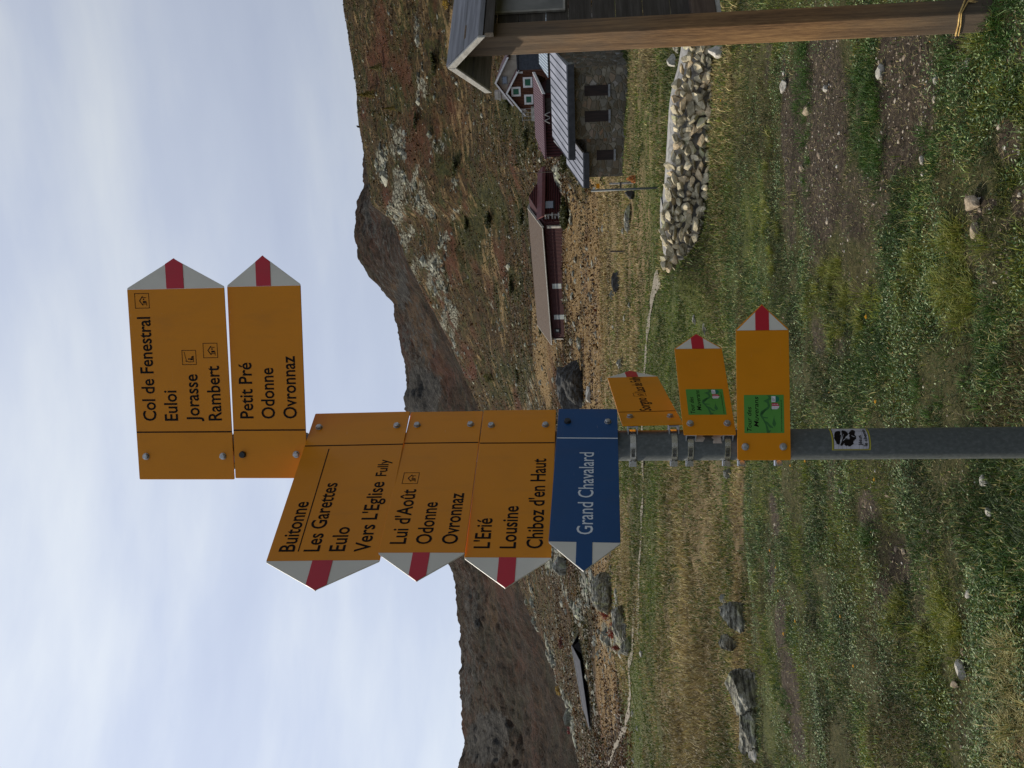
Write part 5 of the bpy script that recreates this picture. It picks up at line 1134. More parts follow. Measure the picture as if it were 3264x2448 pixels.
A2 = F3.q(*zC(400, 396), 3.0); L2 = F3.q(*zC(630, 690), 3.0); R2 = F3.q(*zC(560, 60), 3.0)
gable_block(ch, A2, L2, R2, 3.0, 12.0, m_plaster, -5.0, 'rear_wall'); rr_ = gable_roof(ch, A2, L2, R2, 3.0, 12.0, m_purple, .6)
opening(F3, ch, (498, 322), (560, 415), zC, m_glass, m_sill, False, 'upper_window', .10, back=2.95)
for c0, c1 in (((842, 352), (934, 450)), ((660, 504), (752, 588)), ((862, 622), (948, 714))):
    w = opening(F3, ch, c0, c1, zC, m_shut, m_whitewood, False, 'window', .20)
for c0, c1 in (((742, 236), (812, 262)), ((800, 822), (858, 858))):
    w = opening(F3, ch, c0, c1, zC, m_whitewood, None, False, 'window')
cz = F3.q(*zC(520, 592), 6.0); cz2 = F3.q(*zC(378, 592), 6.0)
b = MB(); b.box(cz[0] - .45, cz[0] + .45, 5.6, 6.5, cz[1] - 2, cz2[1] - .9); b.box(cz[0] - .35, cz[0] + .35, 5.7, 6.4, cz2[1] - .9, cz2[1] - .7); b.box(cz[0] - .55, cz[0] + .55, 5.5, 6.6, cz2[1] - .7, cz2[1] - .5); b.box(cz[0] - .45, cz[0] + .45, 5.6, 6.5, cz2[1] - .45, cz2[1]); b.build('chimney', m_concrete, rr_)
b = MB()
g0 = F3.q(*zC(960, 915), -.6); g1 = F3.q(*zC(830, 860), -.6)
b.box(g0[0] - .6, g1[0] + .4, -.7, .3, -3.0, g0[1] + .1); b.build('terrace', m_concrete, ch)
b = MB()
for k in range(4):
    x = g0[0] - .5 + k * .4; b.box(x, x + .05, -.65, -.6, g0[1] + .1, g0[1] + 1.1)
b.box(g0[0] - .55, g0[0] + .8, -.66, -.6, g0[1] + 1.05, g0[1] + 1.12); b.build('railing', m_log, ch)

# --- slate clad block and corrugated shed between chalet and stone house
F4 = Face(zC(1040, 230), 88, Y35)
s4 = F4.root('slate_outhouse', "dark slate clad flat outhouse wall between chalet and notice board post", "outhouse")
q0 = F4.q(*zC(742, 215)); q1 = F4.q(*zC(1040, 40))
b = MB(); b.box(q0[0] + .0, q0[0] + 4.5, 0, 3.5, q1[1] - 1.5, q0[1]); b.build('wall', mat("dark slate cladding", rough=.6, build=two_tone((0.020, 0.026, 0.034), (0.042, 0.05, 0.062), 5)), s4)
b = MB(); b.box(q0[0] - .1, q0[0] + 4.7, -.15, 3.7, q0[1], q0[1] + .12); b.build('roof', m_seam, s4)
F5 = Face(zC(1210, 335), 62, Y35)
s5 = F5.root('corrugated_shed', "small shed with pale corrugated roof peeping over the stone house ridge", "shed")
k0 = F5.q(*zC(1205, 330), -.3); k1 = F5.q(*zC(1060, 60), 2.2)
b = MB(); slab(b, (k0[0], -.3, k0[1]), (k0[0] + 4.2, -.3, k0[1]), (k1[0] + 2.2, 2.6, k1[1]), (k0[0] + .3, 2.6, k1[1]), .05); b.build('roof', m_corr, s5)
b = MB(); b.box(k0[0] + .3, k0[0] + 3.9, 0, 2.4, -3.5, k0[1] - .05); b.build('wall', m_masonry, s5)

# --- long brown shed on the slope
zL = lambda X, Y: (1640 + .33766 * X, 560 + .33766 * Y)
PR_ = at(*zL(428, 430), 110); PL_ = at(*zL(483, 1540), 131)
yawL = math.atan2(PR_[1] - PL_[1], PR_[0] - PL_[0]); F6 = Face(zL(483, 1540), 131, yawL)
lg = F6.root('long_shed', "long low dark red alpine shed with brown corrugated roof on the slope", "shed")
x1L = math.hypot(PR_[0] - PL_[0], PR_[1] - PL_[1]); zR = PR_[2] - PL_[2]
eL = F6.q(*zL(345, 1592), -.7); eR = F6.q(*zL(256, 488), -.7); D6 = 9.0; rL = F6.q(*zL(215, 1408), D6 / 2); rR = F6.q(*zL(124, 312), D6 / 2)
b = MB(); wall_prism(b, .2, x1L, 0, D6, min(eL[1], eR[1]) - .25, min(rL[1], rR[1]) - .3, -2.5); b.build('wall', m_redwall, lg)
b = MB(); slab(b, (eL[0], -.7, eL[1]), (eR[0], -.7, eR[1]), (rR[0], D6 / 2, rR[1]), (rL[0], D6 / 2, rL[1]), .12); slab(b, (eL[0], D6 + .7, eL[1]), (eR[0], D6 + .7, eR[1]), (rR[0], D6 / 2 + .02, rR[1]), (rL[0], D6 / 2 + .02, rL[1]), .12); r6 = b.build('roof', m_brownroof, lg)
b = MB(); b.cyl((eL[0], -.78, eL[1] - .12), (eR[0], -.78, eR[1] - .12), .09, n=8); b.build('gutter', m_log, r6)
b = MB(); q = lambda x0, y0, z0, x1, y1, z1: b.hexa([(x0, y0, z0 - .3), (x0 + .12, y0, z0 - .3), (x0 + .12, y0, z0 + .03), (x0, y0, z0 + .03)], [(x1, y1, z1 - .3), (x1 + .12, y1, z1 - .3), (x1 + .12, y1, z1 + .03), (x1, y1, z1 + .03)])
q(eR[0], -.7, eR[1], rR[0], D6 / 2, rR[1]); q(eL[0] - .12, -.7, eL[1], rL[0] - .12, D6 / 2, rL[1]); q(eR[0], D6 + .7, eR[1], rR[0], D6 / 2, rR[1]); b.build('barge_board', m_concrete, r6)
for c0, c1 in (((355, 1020), (443, 1064)), ((372, 1314), (474, 1354))):
    d_ = opening(F6, lg, c0, c1, zL, m_greydoor, None, False, 'door')
opening(F6, lg, (392, 1452), (416, 1470), zL, m_greydoor, m_darkwall, False, 'window', .25)
b = MB(); u = F6.q(*zL(430, 472)); b.box(u[0] - .18, u[0] + .18, -.25, -.03, -2, u[1] + 1.7); b.build('corner_post', m_concrete, lg)
u = F6.q(*zL(480, 1546)); b = MB(); b.box(-.02, .28, -.12, -.03, -2, 2.3); b.build('corner_post', m_concrete, lg)
# right gable end: log wall, red hipped canopy and a small window
b = MB(); zeG = min(eL[1], eR[1]) - .3; b.prism([(0.02, -2.5), (D6 - .02, -2.5), (D6 - .02, zeG), (D6 / 2, rR[1] - .35), (.02, zeG)], 0, .04); gw = b.build('gable_wall', m_redwall2, lg); gw.location = (x1L + .005, 0, 0); gw.rotation_euler = (0, 0, math.pi / 2); gw.scale = (1, -1, 1)
ygm = D6 / 2
b = MB(); hz = zeG + .15
b.add([(x1L + .05, .3, hz + .9), (x1L + .05, D6 - .3, hz + .9), (x1L + .9, D6 - .1, hz + .2), (x1L + .9, .1, hz + .2), (x1L + .05, .3, hz + .75), (x1L + .05, D6 - .3, hz + .75), (x1L + .9, D6 - .1, hz - .2), (x1L + .9, .1, hz - .2)], [(0, 1, 2, 3), (7, 6, 5, 4), (3, 2, 6, 7), (0, 3, 7, 4), (1, 5, 6, 2), (0, 4, 5, 1)]); b.build('canopy', m_redboard, lg)
b = MB(); b.box(x1L + .05, x1L + .12, 2.2, 3.4, .9, 1.9); gwn = b.build('window', m_glass, lg); b = MB(); b.box(x1L + .05, x1L + .10, 2.0, 3.6, .7, .88); b.box(x1L + .05, x1L + .10, 2.0, 3.6, 1.92, 2.1); b.build('frame', m_darkwall, gwn)

# timber things beside the shed
fl = empty('rail_fence', tuple(gpt(1214, 500, 90)), "stacked grey timber rails leaning in front of the long shed", "fence", rz=yawL)
b = MB(); rf_ = random.Random(6)
for k in range(5):
    b.cyl((-4.4 + rf_.uniform(-.5, .5), -.2, .35 + k * .42), (3.6 + rf_.uniform(-.4, .4), -.25, .3 + k * .42 + rf_.uniform(-.12, .12)), .11, n=7)
b.build('rail', m_log, fl)
b = MB()
for x in (-3.9, .2, 3.2): b.cyl((x, 0, -.5), (x, 0, 2.4), .12, n=7)
b.build('post', m_log, fl)
pl = gpt(1203, 588, 85)
stk = empty('timber_stack', tuple(pl), "low dark timber stack with one fresh yellow beam at the shed's gable", "timber stack", rz=Y35)
b = MB(); b.box(-3.0, 2.6, 0, 1.0, -.3, .75); b.box(-2.0, 2.9, .1, .9, .75, 1.15); b.build('dark_beams', m_fascia, stk); b = MB(); b.box(-3.6, 1.2, -.25, 0, .1, .35); b.build('yellow_beam', m_newwood, stk)

# --- grey roof in the dip at far left
z9 = lambda X, Y: (1240 + .511 * X, 1600 + .511 * Y)
_g = [gpt(x / PXD, y / PXD, 50) for x, y in (z9(1188, 992), z9(1255, 1430))]; ra, rb9 = [.91 * math.hypot(q_[0], q_[1]) for q_ in _g]; pa = at(*z9(1188, 992), ra); pb = at(*z9(1255, 1430), rb9); print('grey roof', ra, rb9); yaw9 = math.atan2(pa[1] - pb[1], pa[0] - pb[0]); F9 = Face(z9(1262, 1430), rb9, yaw9)
g9 = F9.root('slate_roofed_house', "house almost hidden in a dip of the slope, only its grey roof showing", "house")
u0 = F9.q(*z9(1253, 1430), -.3); u1 = F9.q(*z9(1190, 992), -.3); D9 = 9.0; v0 = F9.q(*z9(1212, 1300), D9 / 2); v1 = F9.q(*z9(1140, 895), D9 / 2)
b = MB(); slab(b, (u0[0], -.3, u0[1]), (u1[0], -.3, u1[1]), (v1[0], D9 / 2, v1[1]), (v0[0], D9 / 2, v0[1]), .1); slab(b, (u0[0], D9 + .3, u0[1]), (u1[0], D9 + .3, u1[1]), (v1[0], D9 / 2 + .02, v1[1]), (v0[0], D9 / 2 + .02, v0[1]), .1); r9 = b.build('roof', m_slate, g9)
b = MB(); b.cyl((v0[0], D9 / 2, v0[1] + .03), (v1[0], D9 / 2, v1[1] + .03), .10, n=6); b.build('ridge_cap', m_sill, r9)
b = MB(); wall_prism(b, u0[0] + .3, u1[0] - .25, 0, D9, min(u0[1], u1[1]) - .15, min(v0[1], v1[1]) - .25, -3); b.build('wall', m_masonry, g9)
b = MB(); zz_ = min(u0[1], u1[1]); b.prism([(0, -3), (D9, -3), (D9, zz_ - .15), (D9 / 2, v1[1] - .2), (0, zz_ - .15)], 0, .04); gg = b.build('gable_wall', m_darkwall, g9); gg.location = (u1[0] - .24, 0, 0); gg.rotation_euler = (0, 0, math.pi / 2); gg.scale = (1, -1, 1)  # gable covered by a near-black sheet

# --- posts and poles
p = gpt(1426, 405, 24)
rr = math.hypot(p[0], p[1]); hgt = 143 * mpx(rr)
fs = empty('far_signpost', tuple(p), "thin grey signpost with one small yellow sign behind the stone wall", "signpost")
b = MB(); b.cyl((0, 0, -.6), (-.03, 0, hgt), .034, n=12); b.build('pole', m_galv, fs, smooth_=True)
b = MB(); b.box(.03, .17, -.045, -.035, hgt - .26, hgt - .16); b.build('sign_plate', m_orange, fs); b = MB(); b.box(.0, .06, -.05, -.03, hgt - .12, hgt - .05); b.build('sign_plate', m_white, fs)
p = gpt(1351, 543, 36); o = empty('stake', tuple(p), "short dark wooden stake alone in the tan meadow", "stake"); b = MB(); b.cyl((0, 0, -.3), (.02, 0, 32 * mpx(math.hypot(p[0], p[1]))), .05, .045, n=8); b.build('post', m_plank, o)
p = gpt(1368, 395, 36); o = empty('stake', tuple(p), "taller grey stake with crosspiece at the stone annex corner", "stake"); b = MB(); b.cyl((0, 0, -.3), (0, 0, 1.05), .045, n=8); b.build('post', m_log, o); b = MB(); b.box(-.22, .05, -.05, -.02, .52, .6); b.build('crosspiece', m_plank, o)
p = gpt(1201, 371, 75); o = empty('mast', tuple(p), "thin dark mast standing on the slope above the stone annex", "mast"); b = MB(); b.cyl((0, 0, -.4), (0, 0, 95 * mpx(math.hypot(p[0], p[1]))), .05, .03, n=6); b.build('pole', m_plank, o)
p = gpt(1330, 1014, 40); o = empty('stake', tuple(p), "very thin dark stake on the meadow beyond the faint path", "stake"); b = MB(); b.cyl((0, 0, -.3), (0, 0, .8), .02, n=6); b.build('post', m_plank, o)

# ------------------------------------------------------------------ vegetation
def leafmat(name, trans=.25):
    def f(t, b):
        c, _ = attr(t, 'tint'); setc(t, b, c)
        tr = N(t, 'ShaderNodeBsdfTranslucent'); t.links.new(c, tr.inputs['Color']); mx = N(t, 'ShaderNodeMixShader'); mx.inputs[0].default_value = trans
        out = t.nodes['Material Output']; t.links.new(b.outputs[0], mx.inputs[1]); t.links.new(tr.outputs[0], mx.inputs[2]); t.links.new(mx.outputs[0], out.inputs['Surface'])
    return mat(name, rough=.6, spec=.25, build=f)
m_leaf = leafmat("grass blades"); m_dryleaf = leafmat("dry grass blades", .2); m_foliage = leafmat("shrub leaves", .2)
def blades(name, P, Lh, w, az, lean, tint, m, curl=.5, kind='stuff'):
    """each blade: two segments, five points"""
    n = len(P); d = np.stack([np.cos(az), np.sin(az), np.zeros(n)], 1); sd = np.stack([-np.sin(az), np.cos(az), np.zeros(n)], 1)
    tw = rng.uniform(-1.2, 1.2, n); sd = sd * np.cos(tw)[:, None] + d * np.sin(tw)[:, None]; up = np.array([0, 0, 1.0])
    m1 = P + (d * np.sin(lean)[:, None] + up * np.cos(lean)[:, None]) * (Lh * .55)[:, None]
    l2 = lean + curl * rng.uniform(.2, 1.4, n); tip = m1 + (d * np.sin(l2)[:, None] + up * np.cos(l2)[:, None]) * (Lh * .5)[:, None]
    hw = (sd * w[:, None]) / 2; P0 = P - up * (.12 * Lh)[:, None]
    V = np.stack([P0 - hw * .8, P0 + hw * .8, m1 + hw, m1 - hw, tip], 1).reshape(-1, 3); i = np.arange(n) * 5
    q = np.stack([i, i + 1, i + 2, i + 3], 1); t3 = np.stack([i + 3, i + 2, i + 4], 1)
    o = np_mesh(name, V, [q, t3], m, {'tint': np.repeat(tint, 5, 0)}); 
    if kind: o['kind'] = kind
    return o
VEG = [np.array([1.08, 1.2, 1.0])]
def pick(n, pal, w, r, jit=.25):
    pal = np.array(pal) * VEG[0]; c = pal[r.choice(len(pal), n, p=np.array(w) / sum(w))]; return c * np.exp(r.normal(0, jit, (n, 1)))
def scatter(r, n, r0, r1, half=33):
    n = int(n * 1.15)
    az = np.radians(r.uniform(-half, half, n)); rr = np.exp(r.uniform(math.log(r0), math.log(r1), n)); x = rr * np.sin(az); y = rr * np.cos(az); return np.stack([x, y, gz(x, y)], 1), rr
G_DARK, G_MID, G_YEL, G_PALE, STRAW, G_BLUE = (.020, .040, .010), (.050, .080, .018), (.120, .128, .020), (.24, .29, .14), (.36, .28, .14), (.034, .075, .026)
def turf():
    r = np.random.default_rng(21); P, rr = scatter(r, 600000, 2.6, 11.5); a, b = zones_of(P, True); n = len(P)
    patch = fbm(P[:, 0], P[:, 1], .35, 3, 101); keep = r.random(n) < np.clip(1.0 - 1.25 * a[:, 0] - 1.1 * smooth(.12, .5, -patch) - .8 * b[:, 2], .10, 1) * (1 - .75 * a[:, 0]); P = P[keep]; rr = rr[keep]; a = a[keep]; b = b[keep]; patch = patch[keep]; n = len(P)
    tint = pick(n, [G_DARK, G_MID, G_YEL, G_PALE, STRAW, G_BLUE], [.28, .32, .12, .09, .08, .11], r, .32)
    big = fbm(P[:, 0], P[:, 1], 1.3, 3, 103); yl = (big > .12) & (r.random(n) < .45); tint[yl] = pick(int(yl.sum()), [G_YEL, G_MID, STRAW], [.55, .3, .15], r)
    f1 = fbm(P[:, 0], P[:, 1], .28, 3, 111); f2 = fbm(P[:, 0], P[:, 1], .55, 3, 113); f3 = fbm(P[:, 0], P[:, 1], .8, 3, 115)
    dk = (f1 < -.10) & (r.random(n) < .75); tint[dk] = pick(int(dk.sum()), [G_DARK, (.022, .038, .010), (.045, .065, .016)], [.5, .3, .2], r, .25)
    yy = (f2 > .24) & (r.random(n) < .6); tint[yy] = pick(int(yy.sum()), [G_YEL, (.17, .165, .028), (.085, .10, .02)], [.45, .3, .25], r, .25)
    bb = (f3 < -.28) & (r.random(n) < .6); tint[bb] = pick(int(bb.sum()), [(.085, .06, .03), (.15, .11, .055), (.05, .04, .02)], [.4, .3, .3], r, .25)
    tint *= np.clip(1 + .85 * fbm(P[:, 0], P[:, 1], .42, 4, 117), .4, 1.7)[:, None]
    dr = r.random(n) < a[:, 2] * .55 + smooth(6.5, 10.5, rr) * .14; tint[dr] = pick(int(dr.sum()), [STRAW, (.20, .15, .065), G_YEL], [.45, .35, .2], r)
    Lh = np.exp(r.normal(math.log(.0165), .5, n)) * (1 + .5 * (patch > .15) + .6 * a[:, 2]) * (1 + .5 * smooth(5, 10, rr)); w = r.uniform(.0014, .0034, n) * (1 + .08 * rr)
    blades('grass', P, Lh, w, r.uniform(0, 6.28, n), r.uniform(.1, 1.15, n), tint, m_leaf, .7)
    # broad low leaves in the turf
    P, rr = scatter(r, 330000, 2.6, 10); a, b = zones_of(P, True); pt = fbm(P[:, 0], P[:, 1], .5, 3, 107); k = r.random(len(P)) < np.clip(.22 + 1.6 * pt - .4 * a[:, 0] - .4 * b[:, 2], .02, 1); P = P[k]; n = len(P); rr = rr[k]
    ang = r.uniform(0, 6.28, n); sz = r.uniform(.0022, .0062, n) * (1 + .05 * rr); el_ = r.uniform(-.6, .9, n); d = np.stack([np.cos(ang) * np.cos(el_), np.sin(ang) * np.cos(el_), np.sin(el_)], 1); s = np.stack([-np.sin(ang), np.cos(ang), r.uniform(-.4, .4, n)], 1) * .5
    c = P + np.array([0, 0, 1]) * r.uniform(.006, .035, n)[:, None]
    V = np.stack([c - d * sz[:, None] * 1.2, c + s * sz[:, None], c + d * sz[:, None] * 1.4, c - s * sz[:, None]], 1).reshape(-1, 3); i = np.arange(n) * 4
    o = np_mesh('ground_cover', V, [np.stack([i, i + 1, i + 2, i + 3], 1)], m_leaf, {'tint': np.repeat(pick(n, [G_MID, G_BLUE, G_PALE, (.36, .38, .26), (.20, .11, .04)], [.34, .30, .20, .11, .05], r), 4, 0)}); o['kind'] = 'stuff'
    # straw litter on the bare soil
    P, rr = scatter(r, 60000, 2.6, 9.5); a, b = zones_of(P, True); k = r.random(len(P)) < .22 + .45 * a[:, 0]; P = P[k]; n = len(P); P[:, 2] += .004
    blades('litter', P, r.uniform(.012, .05, n), r.uniform(.0012, .0026, n), r.uniform(0, 6.28, n), r.uniform(1.15, 1.62, n), pick(n, [STRAW, (.34, .26, .15), (.12, .08, .045)], [.3, .25, .45], r), m_dryleaf, .15)
turf()
TUFTS = [(1806, 620, 34, 60, .10, 'y', 1500), (1790, 590, 20, 30, .09, 'y', 500), (2040, 560, 40, 60, .10, 'y', 1300), (2075, 640, 40, 60, .11, 'y', 1500), (2060, 500, 30, 30, .09, 'y', 700), (2030, 610, 30, 40, .10, 'y', 800), (1850, 690, 40, 50, .09, 'y', 900), (1800, 720, 20, 50, .08, 'y', 600),
         (1735, 180, 16, 60, .10, 'g', 900), (1728, 120, 14, 40, .10, 'g', 600), (1870, 190, 16, 60, .09, 'g', 1000), (1875, 150, 12, 40, .10, 'g', 500), (1880, 320, 26, 50, .10, 'g', 1300), (1740, 240, 14, 40, .10, 'g', 600), (1740, 310, 10, 50, .08, 'g', 500), (1885, 250, 16, 40, .10, 'g', 700), (2010, 310, 16, 40, .08, 'g', 500), (2070, 130, 24, 40, .09, 'g', 600), (1740, 400, 10, 30, .07, 'g', 300), (1880, 360, 14, 40, .08, 'g', 500),
         (1660, 450, 12, 200, .10, 'y', 2200), (1666, 1230, 8, 30, .07, 'g', 400), (2020, 1400, 40, 70, .09, 'y', 1300), (1880, 1160, 20, 50, .08, 'g', 700), (1940, 1330, 24, 60, .09, 'y', 900), (2050, 1330, 26, 60, .09, 'y', 800), (2150, 700, 30, 60, .08, 'g', 700), (1900, 780, 30, 60, .07, 'g', 700), (2100, 900, 60, 120, .06, 'g', 900), (2160, 60, 20, 60, .11, 'g', 800), (2135, 100, 20, 30, .10, 'y', 400), (1700, 1560, 8, 100, .07, 'g', 900), (2200, 1480, 24, 160, .10, 's', 1500), (2140, 1240, 30, 60, .07, 'g', 700), (2180, 1590, 30, 60, .09, 's', 700), (1990, 860, 30, 60, .07, 'g', 600)]
def tufts():
    r = np.random.default_rng(33); PP, LL, TT, AA, EE, WW = [], [], [], [], [], []
    for dx, dy, rx, ry, ln, c, n in TUFTS:
        # clumps within the patch
        m = max(3, n // 110); cx = dx + r.normal(0, .75, m) * rx; cy = dy + r.normal(0, .6, m) * ry; n = int(n * (.6 if c == 'g' else .85))
        for x_, y_ in zip(cx, cy):
            g = gpt(x_, y_); k = int(n / m * .9); sp = r.uniform(.018, .045); q = r.normal(0, sp, (k, 2)); x = g[0] + q[:, 0]; y = g[1] + q[:, 1]
            PP.append(np.stack([x, y, gz(x, y)], 1)); LL.append(ln * .62 * np.exp(r.normal(0, .25, k))); AA.append(np.arctan2(q[:, 1], q[:, 0]) + r.normal(0, .5, k)); EE.append(np.clip(np.hypot(q[:, 0], q[:, 1]) / sp * .42 + r.normal(.1, .15, k), 0, 1.3)); WW.append(r.uniform(.0018, .0036, k))
            pal = {'y': ([(.16, .155, .026), (.10, .115, .022), (.25, .21, .07)], [.5, .35, .15]), 'g': ([(.028, .064, .012), (.048, .092, .018), (.09, .12, .032)], [.45, .4, .15]), 's': ([STRAW, (.36, .29, .15), (.16, .14, .045)], [.45, .3, .25])}[c]
            TT.append(pick(k, pal[0], pal[1], r, .22) * math.exp(r.normal(0, .15)))
    blades('long_grass', np.concatenate(PP), np.concatenate(LL), np.concatenate(WW), np.concatenate(AA), np.concatenate(EE), np.concatenate(TT), m_leaf, .9)
tufts()
def meadow():
    r = np.random.default_rng(44); P, rr = scatter(r, 330000, 9.5, 64); a, b = zones_of(P, True); n = len(P)
    hum = fbm(P[:, 0], P[:, 1], 1.1, 3, 121); keep = r.random(n) < np.clip(.75 + .8 * hum - .6 * b[:, 2] - .5 * a[:, 0], .08, 1)
    # keep the walls and the gravel paths clear
    P, rr, a, b, hum = P[keep], rr[keep], a[keep], b[keep], hum[keep]; n = len(P)
    dry = np.clip(.62 * a[:, 2] + .22 + 1.25 * fbm(P[:, 0], P[:, 1], 4.2, 4, 123) - .6 * a[:, 1], .05, .97)
    tint = pick(n, [G_MID, G_YEL, (.085, .10, .025), (.06, .075, .02)], [.3, .25, .25, .2], r, .22); k = r.random(n) < dry
    tint[k] = pick(int(k.sum()), [(.25, .175, .085), (.18, .125, .06), (.36, .27, .145), (.10, .068, .034)], [.35, .3, .2, .15], r, .2)
    tint *= (1 + .7 * fbm(P[:, 0], P[:, 1], 1.6, 4, 127))[:, None].clip(.35, 1.8)
    Lh = np.exp(r.normal(math.log(.095), .35, n)) * (.38 + .62 * smooth(12, 22, rr)) * (1 + .7 * dry + .4 * hum) * (1 - .55 * a[:, 1]); w = (.0025 + .00075 * rr) * r.uniform(.6, 1.4, n)
    blades('meadow_grass', P, Lh, w, r.uniform(0, 6.28, n), r.uniform(.05, .9, n), tint, m_dryleaf, .6)
meadow()
def heath():
    VEG[0] = np.array([.86, .76, .54])
    r = np.random.default_rng(55); P, rr = scatter(r, 420000, 55, 398); a, b = zones_of(P, False); n = len(P); x, y = P[:, 0], P[:, 1]
    c1 = fbm(x, y, 10, 4, 131); c2 = fbm(x, y, 26, 4, 133); c3 = fbm(x * .5, y, 6, 5, 135, .62)
    keep = r.random(n) < np.clip(.55 + .5 * c1 - .5 * a[:, 0], .05, 1) * (.45 + .55 * smooth(70, 130, rr)); P, rr, a, b, c1, c2, c3 = P[keep], rr[keep], a[keep], b[keep], c1[keep], c2[keep], c3[keep]; n = len(P)
    tint = pick(n, [(.060, .034, .018), (.095, .055, .028), (.040, .024, .013), (.13, .075, .038)], [.35, .3, .2, .15], r, .5)
    g = c2 + .45 * b[:, 1] + r.normal(0, .12, n) > .12; tint[g] = pick(int(g.sum()), [(.030, .034, .011), (.050, .050, .016), (.085, .078, .028)], [.4, .4, .2], r, .45)
    t_ = c3 + .45 * a[:, 2] + r.normal(0, .1, n) > .27; tint[t_] = pick(int(t_.sum()), [(.27, .175, .075), (.20, .125, .052), (.34, .235, .11)], [.4, .4, .2], r, .2)
    rd = (b[:, 0] * .55 + r.normal(0, .15, n) > .42) | (r.random(n) < .006); tint[rd] = pick(int(rd.sum()), [(.13, .030, .016), (.085, .024, .014), (.17, .06, .028)], [.4, .4, .2], r, .2)
    tint *= .8
    s = (.07 + .00088 * rr) * np.exp(r.normal(0, .35, n)) * np.where(t_, .7, 1.0)
    blades('heath', P, s * 1.25, s * .75, r.uniform(0, 6.28, n), r.uniform(.5, 1.35, n), tint, m_foliage, .4)
heath()

VEG[0] = np.array([1.0, 1.0, 1.0])
def leaves_cloud(n, r, shape):
    """n leaf faces through a crown volume; shape(k) gives centres and a size for each"""
    c, s = shape(n); d = r.normal(size=(n, 3)); d /= np.linalg.norm(d, axis=1)[:, None]; e_ = np.cross(d, r.normal(size=(n, 3))); e_ /= np.linalg.norm(e_, axis=1)[:, None]
    V = np.stack([c - d * s[:, None], c + e_ * s[:, None] * .6, c + d * s[:, None], c - e_ * s[:, None] * .6], 1).reshape(-1, 3); i = np.arange(n) * 4; return V, np.stack([i, i + 1, i + 2, i + 3], 1)
def larch(lab, d, h_px, w_px, seed, pal):
    p = gpt(d[0], d[1], 60); rr = math.hypot(p[0], p[1]); h = h_px * mpx(rr) / PXD; w = w_px * mpx(rr) / PXD; r = np.random.default_rng(seed)
    t = empty('larch_tree', tuple(p), lab, "tree", "golden larches high on the slope")
    b = MB(); b.cyl((0, 0, -.6), (.1, 0, h * .55), .16, .09, 8); b.cyl((.1, 0, h * .55), (.05, 0, h * .96), .09, .02, 6)
    for k in range(10):
        z = h * (.18 + .07 * k); a = k * 2.4; l = w * .5 * (1 - k / 12); b.cyl((.05, 0, z), (l * math.cos(a), l * math.sin(a), z - .05 * h * .3), .05, .015, 5)
    b.build('trunk', m_plank, t)
    def shp(n):
        z = r.uniform(.10, 1, n) ** .8; lay = .6 + .4 * np.abs(np.sin(z * 21 + r.normal(0, .3, n))); a = r.uniform(0, 6.28, n); q = np.sqrt(r.uniform(0, 1, n)) * (1.03 - z) * w * .55 * lay * (1 + .35 * np.sin(a * 3 + seed) * np.sin(z * 9))
        return np.stack([q * np.cos(a), q * np.sin(a), z * h - q * .12], 1), r.uniform(.12, .34, n) * h / 8
    V, F = leaves_cloud(1500, r, shp); np_mesh('crown', V, [F], m_foliage, {'tint': np.repeat(pick(1500, pal, [.4, .35, .25], r, .2), 4, 0)}, parent=t)
LP = [(.17, .135, .022), (.11, .095, .020), (.24, .17, .03)]
larch("yellowish larch standing tallest just below the ridge line", (814, 203), 62, 30, 1, LP); larch("smaller larch standing lower on the slope than the tallest larch", (858, 233), 42, 20, 2, LP); larch("broad larch between the tallest larch and the notice board roof", (830, 145), 46, 34, 3, [(.12, .11, .025), (.08, .08, .02), (.17, .13, .03)])
def shrub(lab, d, h_px, w_px, seed, pal, group=None, n=420, rmin=20):
    p = gpt(d[0], d[1], rmin); rr = math.hypot(p[0], p[1]); h = h_px * mpx(rr) / PXD; w = w_px * mpx(rr) / PXD; r = np.random.default_rng(seed)
    t = empty('shrub', tuple(p), lab, "shrub", group)
    b = MB()
    for k in range(6):
        a = k * 1.05 + seed; b.cyl((0, 0, -.1 * h), (w * .3 * math.cos(a), w * .3 * math.sin(a), h * .7), .02 * w + .01, .006 * w, 5)
    b.build('stem', m_plank, t)
    lob = r.normal(0, .24, (7, 3)) * np.array([w, w, h * .7]) + np.array([0, 0, h * .5])
    def shp(n):
        k = r.integers(0, 7, n); v = r.normal(size=(n, 3)); v /= np.linalg.norm(v, axis=1)[:, None]; v *= (r.uniform(.2, 1, n) ** .5)[:, None]
        c = lob[k] + v * np.array([w, w, h]) * .27; c[:, 2] = np.abs(c[:, 2]); return c, r.uniform(.035, .085, n) * max(w, h)
    V, F = leaves_cloud(n, r, shp); np_mesh('crown', V, [F], m_foliage, {'tint': np.repeat(pick(n, pal, [.4, .35, .25], r, .22), 4, 0)}, parent=t)
RP = [(.20, .035, .020), (.12, .025, .016), (.26, .075, .03)]; GP = [(.040, .046, .012), (.065, .066, .018), (.028, .032, .010)]
shrub("golden bush on the slope just above the notice board roof", (972, 6), 26, 22, 11, [(.40, .26, .03), (.28, .19, .03), (.5, .34, .05)]); shrub("yellow bush on the slope above the half-hidden grey roof", (1204, 1493), 24, 22, 12, [(.34, .22, .03), (.22, .15, .03), (.42, .28, .05)])
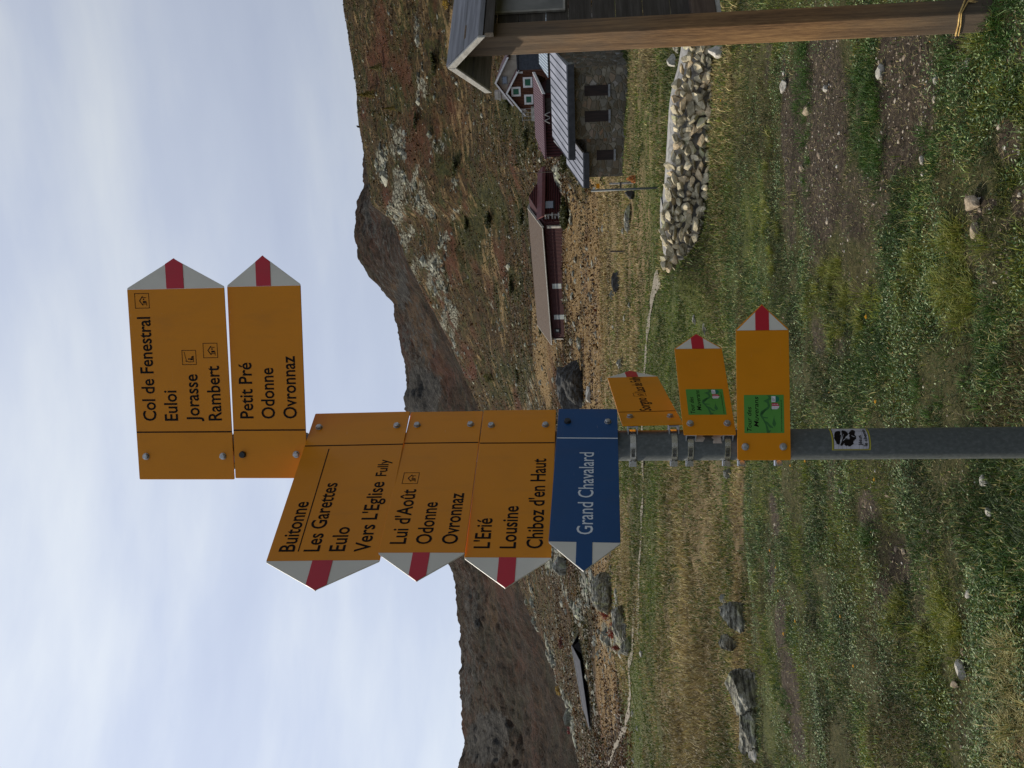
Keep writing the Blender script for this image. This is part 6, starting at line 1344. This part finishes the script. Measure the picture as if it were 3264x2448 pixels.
shrub("rounded olive green bush alone on the brown slope above the big dark boulder", (1066, 820), 34, 30, 13, [(.10, .105, .02), (.07, .075, .018), (.15, .14, .03)]); shrub("dark red round bush beside the low end of the half-hidden grey roof", (1230, 1572), 18, 20, 14, [(.17, .015, .02), (.11, .012, .016), (.22, .03, .03)]); shrub("dark red bush above the gable end of the half-hidden grey roof", (1217, 1391), 18, 26, 15, [(.10, .014, .018), (.07, .012, .014), (.14, .025, .022)])
shrub("orange autumn bush at the corner of the stone annex", (1375, 384), 34, 20, 16, [(.55, .20, .05), (.40, .13, .035), (.62, .30, .12)])
shrub("brick red shrub on the pale rock face past the blue sign's tip", (1322, 1318), 42, 44, 17, RP, rmin=28); shrub("brick red shrub low on the rocks, nearer the faint path", (1344, 1368), 44, 40, 18, RP, rmin=28); shrub("small red shrub at the rocks' foot, below the hidden grey roof", (1340, 1400), 26, 26, 19, RP, rmin=28)
shrub("dark green juniper patch in front of the red gable of the long shed", (1226, 460), 26, 110, 20, GP, n=900, rmin=60); shrub("dark green juniper patch above the stone annex roof", (1232, 350), 34, 60, 21, GP, n=700, rmin=60)
for i, (x, y, h, w) in enumerate([(1100, 215, 24, 70), (1140, 300, 26, 60), (1130, 470, 26, 50), (1060, 470, 24, 90), (1108, 620, 26, 60), (1010, 480, 20, 60), (1252, 800, 22, 60), (985, 350, 20, 60), (1120, 812, 24, 50), (1170, 690, 20, 70), (940, 130, 24, 70), (900, 260, 20, 50)]):
    shrub("low dark green juniper patch, one of many on the brown slope", (x, y), h * .55, w, 40 + i, GP, "juniper patches on the slope", n=420, rmin=60)

# yellow flower heads on the turf
m_petal = mat("yellow petal", rough=.6, build=two_tone((.62, .36, .006), (.85, .52, .012), 200)); m_stem = mat("flower stem", (.05, .08, .02), .7)
def make_flower():
    t = bpy.data.objects.new('yellow_flower', None); b = MB(); b.cyl((0, 0, -.01), (.004, 0, .045), .0012, n=5); s = b.build('stem', m_stem, t); b = MB()
    for ring, (l, n, z) in enumerate(((.014, 14, .045), (.010, 11, .048), (.006, 8, .050))):
        for k in range(n):
            a = 2 * math.pi * k / n + ring * .3; c, s_ = math.cos(a), math.sin(a); w = .0024
            b.add([(.004, 0, z), (.004 + c * l * .6 - s_ * w, s_ * l * .6 + c * w, z + .003), (.004 + c * l, s_ * l, z + .002), (.004 + c * l * .6 + s_ * w, s_ * l * .6 - c * w, z + .003)], [(0, 1, 2, 3)])
    h = b.build('flower_head', m_petal, t); return t
fl0 = make_flower(); col.objects.link(fl0)
FLW = [(1904, 1037, "closest to the pole beside the sticker's height"), (1720, 1006, "beside the pole at the lowest sign's blunt end"), (1755, 995, "close to the pole, just under the lowest sign"), (1677, 1188, "near the bare earth strip, farthest back"), (1685, 1225, "on the earth strip, second farthest back"), (1693, 1277, "on the earth strip, third farthest back"), (1732, 1343, "in open turf just in front of the earth strip"), (1708, 1370, "in the bare earth strip, nearest the boulders"), (1829, 1331, "in turf just behind the dark hollow"), (1909, 866, "opposite the pole sticker on the board side, very small"), (1890, 684, "alone in the turf past the lowest sign's tip"), (1568, 217, "in the grass strip before the stone wall"), (1858, 1440, "in turf just behind the touching pair of stones")]
for i, (dx, dy, lab) in enumerate(FLW):
    p = gpt(dx, dy); o = fl0 if i == 0 else fl0.copy()
    if i:
        col.objects.link(o)
        for chd in list(fl0.children):
            c = chd.copy(); col.objects.link(c); c.parent = o
    o.location = p; o.rotation_euler = (0, 0, i * 1.1); sc = .8 + .12 * (i % 4); o.scale = (sc, sc, sc); tag(o, "yellow flower " + lab, "flower", "yellow flowers in the turf")
